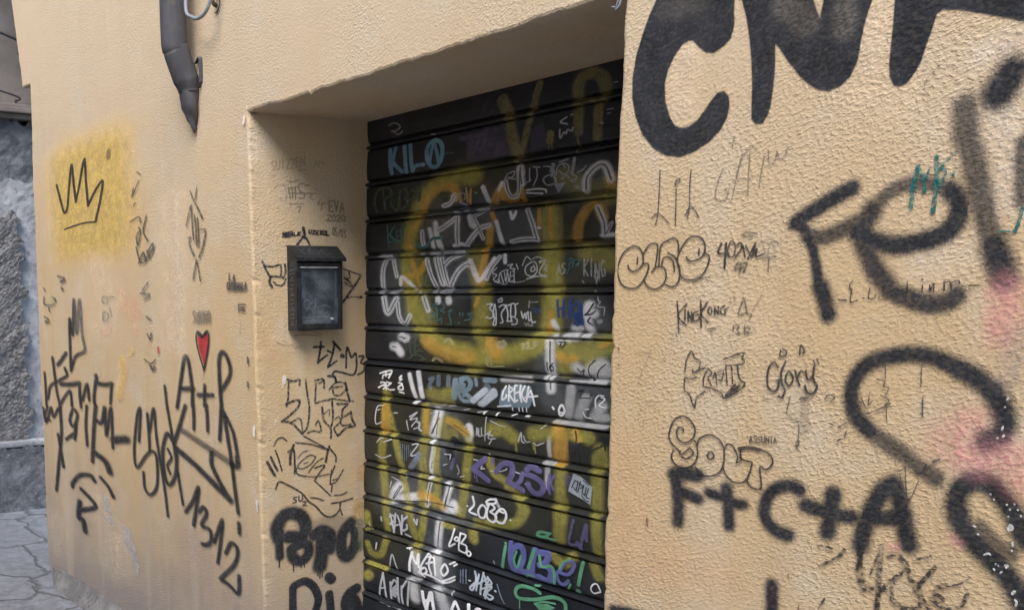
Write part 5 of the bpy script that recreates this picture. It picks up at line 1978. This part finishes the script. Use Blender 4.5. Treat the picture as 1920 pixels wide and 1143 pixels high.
DARK = simple_material('dark_scratch', (0.02, 0.024, 0.03), (0.05, 0.055, 0.06), scale=80, rough=0.6)
obj('scrawl', scrawl(on_lid, [[(.14, .75), (.2, .3)], [(.28, .7), (.17, .5), (.32, .25)], [(.42, .75), (.33, .5), (.38, .3), (.46, .25)], [(.35, .55), (.45, .55)], [(.56, .7), (.46, .65), (.55, .4), (.47, .2)], [(.62, .7), (.66, .3), (.76, .3)], [(.7, .75), (.62, .55), (.73, .3)]], 0.0035), DULL, lid_o, 'pale marker letters on the lid of the letter box')
obj('scrawl', scrawl(on_panel, [[(.15, .32), (.22, .36), (.3, .34), (.25, .26), (.17, .28)], [(.3, .3), (.42, .36), (.4, .2)], [(.12, .16), (.3, .15), (.6, .16), (.85, .13)], [(.2, .22), (.3, .27), (.37, .2)], [(.4, .38), (.46, .36), (.43, .33)], [(.45, .27), (.6, .3), (.75, .27)], [(.15, .10), (.35, .12), (.5, .1)], [(.55, .12), (.56, .06)], [(.86, .72), (.87, .3)], [(.13, .74), (.3, .76), (.5, .74), (.86, .76)], [(.5, .2), (.62, .24), (.7, .19)], [(.22, .12), (.28, .18), (.36, .12)], [(.6, .2), (.72, .22), (.66, .14)]], 0.0025), DULL, panel, 'pale scribbles on the lower half of the grey panel and a painted highlight at its right edge')  # the long upright stroke paints in the bright highlight of the right edge
obj('scrawl', scrawl(on_panel, [[(.15, .58), (.3, .62), (.25, .42), (.16, .46)], [(.38, .62), (.33, .4)], [(.42, .6), (.55, .62), (.5, .45), (.42, .5), (.55, .42)], [(.6, .5), (.64, .42), (.68, .5), (.72, .43), (.8, .49)], [(.13, .18), (.25, .22), (.33, .16)], [(.3, .22), (.5, .26), (.66, .23)]], 0.003), DARK, panel, 'dark scribbles across the middle of the grey panel')
side_st = []
for k in range(9):
    b0 = 0.05 + k * 0.088
    side_st += [[(.2, b0), (.75, b0 + .015)], [(.2, b0), (.25, b0 + .05), (.75, b0 + .055)]] if k % 2 else [[(.2, b0), (.5, b0 + .06), (.8, b0)], [(.3, b0 + .02), (.7, b0 + .02)]]
obj('scrawl', scrawl(on_side, side_st, 0.003), DULL, box_e, 'column of pale marker letters down the narrow side of the letter box')

# ------------------------------------------------------------------ drainpipe
ZINC = simple_material('dark_zinc', (0.058, 0.058, 0.066), (0.092, 0.09, 0.10), scale=3.5, rough=0.72, metallic=0.0, bump=0.0025, bscale=28, sc3=(5, 5, 1), c3=(0.095, 0.08, 0.07))
PX = -0.363
pipe = empty('drainpipe', (PX, -0.07, 2.067), 'dark zinc drainpipe bending into the wall, its torn lower end tapering to a point', 'drainpipe')
bm = bmesh.new()
path = smooth_path([(PX, -0.070, 6.2), (PX, -0.071, 4.0), (PX, -0.072, 2.6), (PX, -0.073, 2.24), (PX, -0.066, 2.19), (PX, -0.048, 2.138), (PX, -0.032, 2.095), (PX, -0.027, 2.066)], 6)
tube(bm, path, [0.0425] * (len(path) - 8) + list(np.linspace(0.0425, 0.032, 8)), 28)
obj('pipe', bm, ZINC, pipe, smooth=True)
bm = bmesh.new()
rings = []
ctr = [(2.068, -0.026, 0.0335), (2.05, -0.025, 0.0328), (2.03, -0.023, 0.0305), (2.01, -0.021, 0.028), (1.995, -0.018, 0.021), (1.98, -0.016, 0.017), (1.965, -0.013, 0.0085), (1.953, -0.011, 0.0095), (1.942, -0.009, 0.003)]
for z, y, r in ctr:
    ring = []
    for k in range(20):
        th = 2 * math.pi * k / 20; rr = r * (1 + 0.06 * math.sin(3 * th + z * 60) + rng.normal(0, 0.025))
        ring.append(bm.verts.new((PX + rr * math.cos(th) - (2.068 - z) * 0.02, y + rr * math.sin(th), z + 0.004 * math.sin(2 * th + z * 90))))
    rings.append(ring)
for r0, r1 in zip(rings, rings[1:]):
    for k in range(20): bm.faces.new((r0[k], r0[(k + 1) % 20], r1[(k + 1) % 20], r1[k]))
bm.faces.new(rings[-1])
obj('torn_end', bm, ZINC, pipe, smooth=True)
bm = bmesh.new(); tube(bm, [(PX, -0.027, 2.074), (PX, -0.0265, 2.070), (PX, -0.026, 2.064)], [0.0330, 0.0341, 0.0338], 28)
obj('collar', bm, ZINC, pipe, smooth=True)
bm = bmesh.new()   # bent tin lip standing up at the wall side
lip = [(0.020, 2.150), (0.048, 2.168), (0.056, 2.160), (0.056, 2.12), (0.054, 2.09), (0.036, 2.072)]
for sgn in (0,):
    a = [bm.verts.new((PX + x - 0.004, -0.012, z)) for x, z in lip]; b = [bm.verts.new((PX + x - 0.001, -0.0005, z + 0.003)) for x, z in lip]
    for k in range(len(lip) - 1): bm.faces.new((a[k], a[k + 1], b[k + 1], b[k]))
    c = [bm.verts.new((PX + x - 0.007, -0.012, z)) for x, z in lip]
    for k in range(len(lip) - 1): bm.faces.new((a[k], a[k + 1], c[k + 1], c[k]))
obj('tin_lip', bm, ZINC, pipe)

# grey cable looping beside the pipe
CABLE = simple_material('grey_cable', (0.20, 0.215, 0.24), (0.30, 0.315, 0.34), scale=20, rough=0.5)
bm = bmesh.new()
pts = smooth_path([(-0.330, -0.02, 3.4), (-0.312, -0.03, 2.8), (-0.305, -0.05, 2.42), (-0.300, -0.058, 2.325), (-0.290, -0.060, 2.288), (-0.262, -0.060, 2.272), (-0.222, -0.058, 2.258), (-0.185, -0.052, 2.264), (-0.160, -0.046, 2.288), (-0.148, -0.040, 2.33), (-0.14, -0.03, 2.5), (-0.15, -0.02, 3.2)], 8)
tube(bm, pts, 0.0058, 10)
o = obj('cable', bm, CABLE, smooth=True); o['label'] = 'grey cable hanging in a loop beside the drainpipe'; o['category'] = 'cable'
# rusty wall hook with a wire hanging off it
RUSTY = simple_material('rusty_iron', (0.035, 0.03, 0.03), (0.09, 0.055, 0.04), scale=60, rough=0.8, bump=0.001, bscale=150)
hook = empty('wall_hook', (-0.19, 0, 2.33), 'small rusty hook in the plaster at the top edge, right of the cable loop', 'hook')
bm = bmesh.new(); tube(bm, smooth_path([(-0.190, 0.02, 2.335), (-0.188, -0.012, 2.332), (-0.188, -0.022, 2.318), (-0.187, -0.016, 2.298), (-0.187, -0.006, 2.294)], 5), 0.0065, 10)
obj('peg', bm, RUSTY, hook, smooth=True)
bm = bmesh.new(); tube(bm, smooth_path([(-0.165, -0.004, 2.40), (-0.166, -0.006, 2.33), (-0.172, -0.005, 2.295), (-0.187, -0.004, 2.279), (-0.205, -0.004, 2.277)], 6), 0.0017, 6)
obj('wire', bm, RUSTY, hook, smooth=True)
# frayed cable end at the top right corner of the opening
bm = bmesh.new()
tube(bm, smooth_path([(1.455, -0.008, 2.3), (1.447, -0.008, 2.05), (1.438, -0.010, 1.945), (1.428, -0.014, 1.925)], 5), 0.0022, 6)
tube(bm, smooth_path([(1.458, -0.012, 2.3), (1.449, -0.012, 2.05), (1.434, -0.014, 1.940), (1.421, -0.016, 1.932)], 5), 0.0016, 6)
o = obj('cable', bm, CABLE, smooth=True); o['label'] = 'thin pale cable end dangling over the top right corner of the doorway'; o['category'] = 'cable'

# ------------------------------------------------------------------ stone house across the side alley
NX = -4.05
RUBBLE = simple_material('dark_rubble_stone', (0.12, 0.115, 0.112), (0.27, 0.26, 0.255), scale=26, rough=0.9, bump=0.03, bscale=38, c3=(0.24, 0.23, 0.23))
RENDER = simple_material('grey_render', (0.27, 0.27, 0.28), (0.42, 0.42, 0.43), scale=7, rough=0.85, bump=0.005, bscale=26, c3=(0.17, 0.17, 0.18))
SHADE = simple_material('shaded_plaster', (0.16, 0.135, 0.115), (0.22, 0.19, 0.165), scale=4, rough=0.9, bump=0.002, bscale=50)  # brown grey with the shade on the upper wall put into the colour
SLATE = simple_material('dark_blue_grey', (0.085, 0.088, 0.095), (0.19, 0.193, 0.205), scale=11, rough=0.75, bump=0.012, bscale=24, c3=(0.19, 0.2, 0.23))
nb = empty('stone_house', (NX - 0.2, 1.5, 0), 'dark rubble stone house with grey render across the side alley at far left', 'house')
def rough_slab(x, y0, y1, z0, z1, step, amp, mat, name, depth=0.3, label=None, f=9.0, thin=None):
    ny, nz = max(2, int((y1 - y0) / step)), max(2, int((z1 - z0) / step)); verts, faces = [], []
    rr = np.random.default_rng(5); ph = rr.random((14, 3)) * 6.28; fr = rr.normal(0, f, (14, 2))
    for j in range(nz + 1):
        for i in range(ny + 1):
            y, z = y0 + (y1 - y0) * i / ny, z0 + (z1 - z0) * j / nz
            h = sum(math.sin(fr[k, 0] * y + fr[k, 1] * z + ph[k, 0]) for k in range(14)) / 14
            h2 = abs(math.sin(y * 17 + 2 * math.sin(z * 9)) * math.sin(z * 21 + 2 * math.sin(y * 8)))
            jy = amp * 1.2 * (math.sin(z * 23) + math.sin(z * 57 + 1) + rr.normal(0, .4)) if i in (0, ny) else 0
            jz = amp * 1.0 * (math.sin(y * 31) + math.sin(y * 71 + 2) + rr.normal(0, .4)) if j == nz else 0
            verts.append((x + amp * (h * 1.6 + 0.5 * h2 + rr.normal(0, 0.12)), y + jy, z + jz))
    n = ny + 1
    for j in range(nz):
        for i in range(ny): faces.append((j * n + i, j * n + i + 1, (j + 1) * n + i + 1, (j + 1) * n + i))
    o_ = len(verts)
    edge = [j * n for j in range(nz + 1)]; edge2 = [j * n + ny for j in range(nz + 1)]
    verts += [(x - depth, verts[k][1], verts[k][2]) for k in edge]; verts += [(x - depth, verts[k][1], verts[k][2]) for k in edge2]
    m1 = len(edge)
    for j in range(nz):
        faces.append((edge[j], edge[j + 1], o_ + j + 1, o_ + j)); faces.append((edge2[j], o_ + m1 + j, o_ + m1 + j + 1, edge2[j + 1]))
    t0 = len(verts)
    verts += [(x - depth, verts[nz * n + i][1], z1) for i in range(ny + 1)]
    for i in range(ny): faces.append((nz * n + i, nz * n + i + 1, t0 + i + 1, t0 + i))
    return obj(name, (verts, faces), mat, nb, label)
bm = bmesh.new(); box(bm, NX - 0.9, NX - 0.12, -6, 7, -0.3, 7.5)
obj('wall', bm, SHADE, nb)
rough_slab(NX + 0.055, -1.2, 0.475, 0.40, 1.93, 0.014, 0.018, RUBBLE, 'rubble_stone', 0.2, 'rough dark rubble stonework')
rough_slab(NX + 0.005, -3.0, 2.5, 0.40, 2.15, 0.03, 0.010, RENDER, 'render_coat', 0.2, 'smooth blue grey render round the rubble', 4.0)
rough_slab(NX + 0.11, -3.0, 2.5, -0.1, 0.425, 0.03, 0.009, SLATE, 'plinth', 0.3, 'dark block plinth with a pale upper edge', 6.0)
bm = bmesh.new(); box(bm, NX - 0.10, NX + 0.10, -3, 2.5, 0.428, 0.470, 0.012)
obj('plinth_ledge', bm, RENDER, nb)
rough_slab(NX - 0.02, -3.0, 2.5, 2.10, 2.53, 0.03, 0.02, SLATE, 'dark_band', 0.16, 'dark blue grey band below the cornice', 4.0)  # rough dark blue grey slab between render and cornice
bm = bmesh.new()
for x1, z0, z1 in ((0.05, 2.535, 2.565), (0.09, 2.566, 2.598), (0.06, 2.599, 2.625)): box(bm, NX - 0.2, NX + x1, -3, 2.5, z0, z1, 0.006)
obj('cornice', bm, SHADE, nb)
BLACKC = simple_material('black_cable', (0.02, 0.02, 0.022), (0.035, 0.035, 0.04), scale=20, rough=0.6)
bm = bmesh.new(); tube(bm, smooth_path([(NX - 0.08, -1.0, 3.35), (NX + 0.02, 0.449, 3.05), (NX + 0.02, 0.562, 2.925), (NX, 0.8, 2.83), (NX - 0.08, 1.6, 2.8)], 8), 0.008, 8)
o = obj('cable', bm, BLACKC, smooth=True); o['label'] = 'upper black cable sagging across the stone house at far left'; o['category'] = 'cable'
bm = bmesh.new(); tube(bm, smooth_path([(NX - 0.08, -0.9, 2.95), (NX, 0.426, 2.705), (NX, 0.52, 2.645), (NX, 0.61, 2.632), (NX - 0.08, 1.4, 2.69)], 8), 0.006, 8)
o = obj('cable', bm, BLACKC, smooth=True); o['label'] = 'lower thin black cable just above the cornice of the stone house'; o['category'] = 'cable'

# ------------------------------------------------------------------ unseen house added behind the camera to narrow the sky and bounce light
OPP = simple_material('added_house_plaster', (0.42, 0.40, 0.37), (0.52, 0.50, 0.47), scale=2, rough=0.9, bump=0.003, bscale=60)
op = empty('added_street_house', (1, -5.0, 0), 'unseen plain pale house added across the street to narrow and bounce the light', 'house')
bm = bmesh.new(); box(bm, -7, 9, -5.6, -4.6, -0.3, 6.2)
obj('wall', bm, OPP, op)
SHUTG = simple_material('green_shutter_paint', (0.03, 0.06, 0.05), (0.05, 0.085, 0.07), scale=6, rough=0.6)
for x in (-4, -1, 2, 5):
    bm = bmesh.new(); box(bm, x, x + 1.0, -4.597, -4.54, 3.4, 5.0, 0.01)
    obj('added_window_shutter', bm, SHUTG, op)
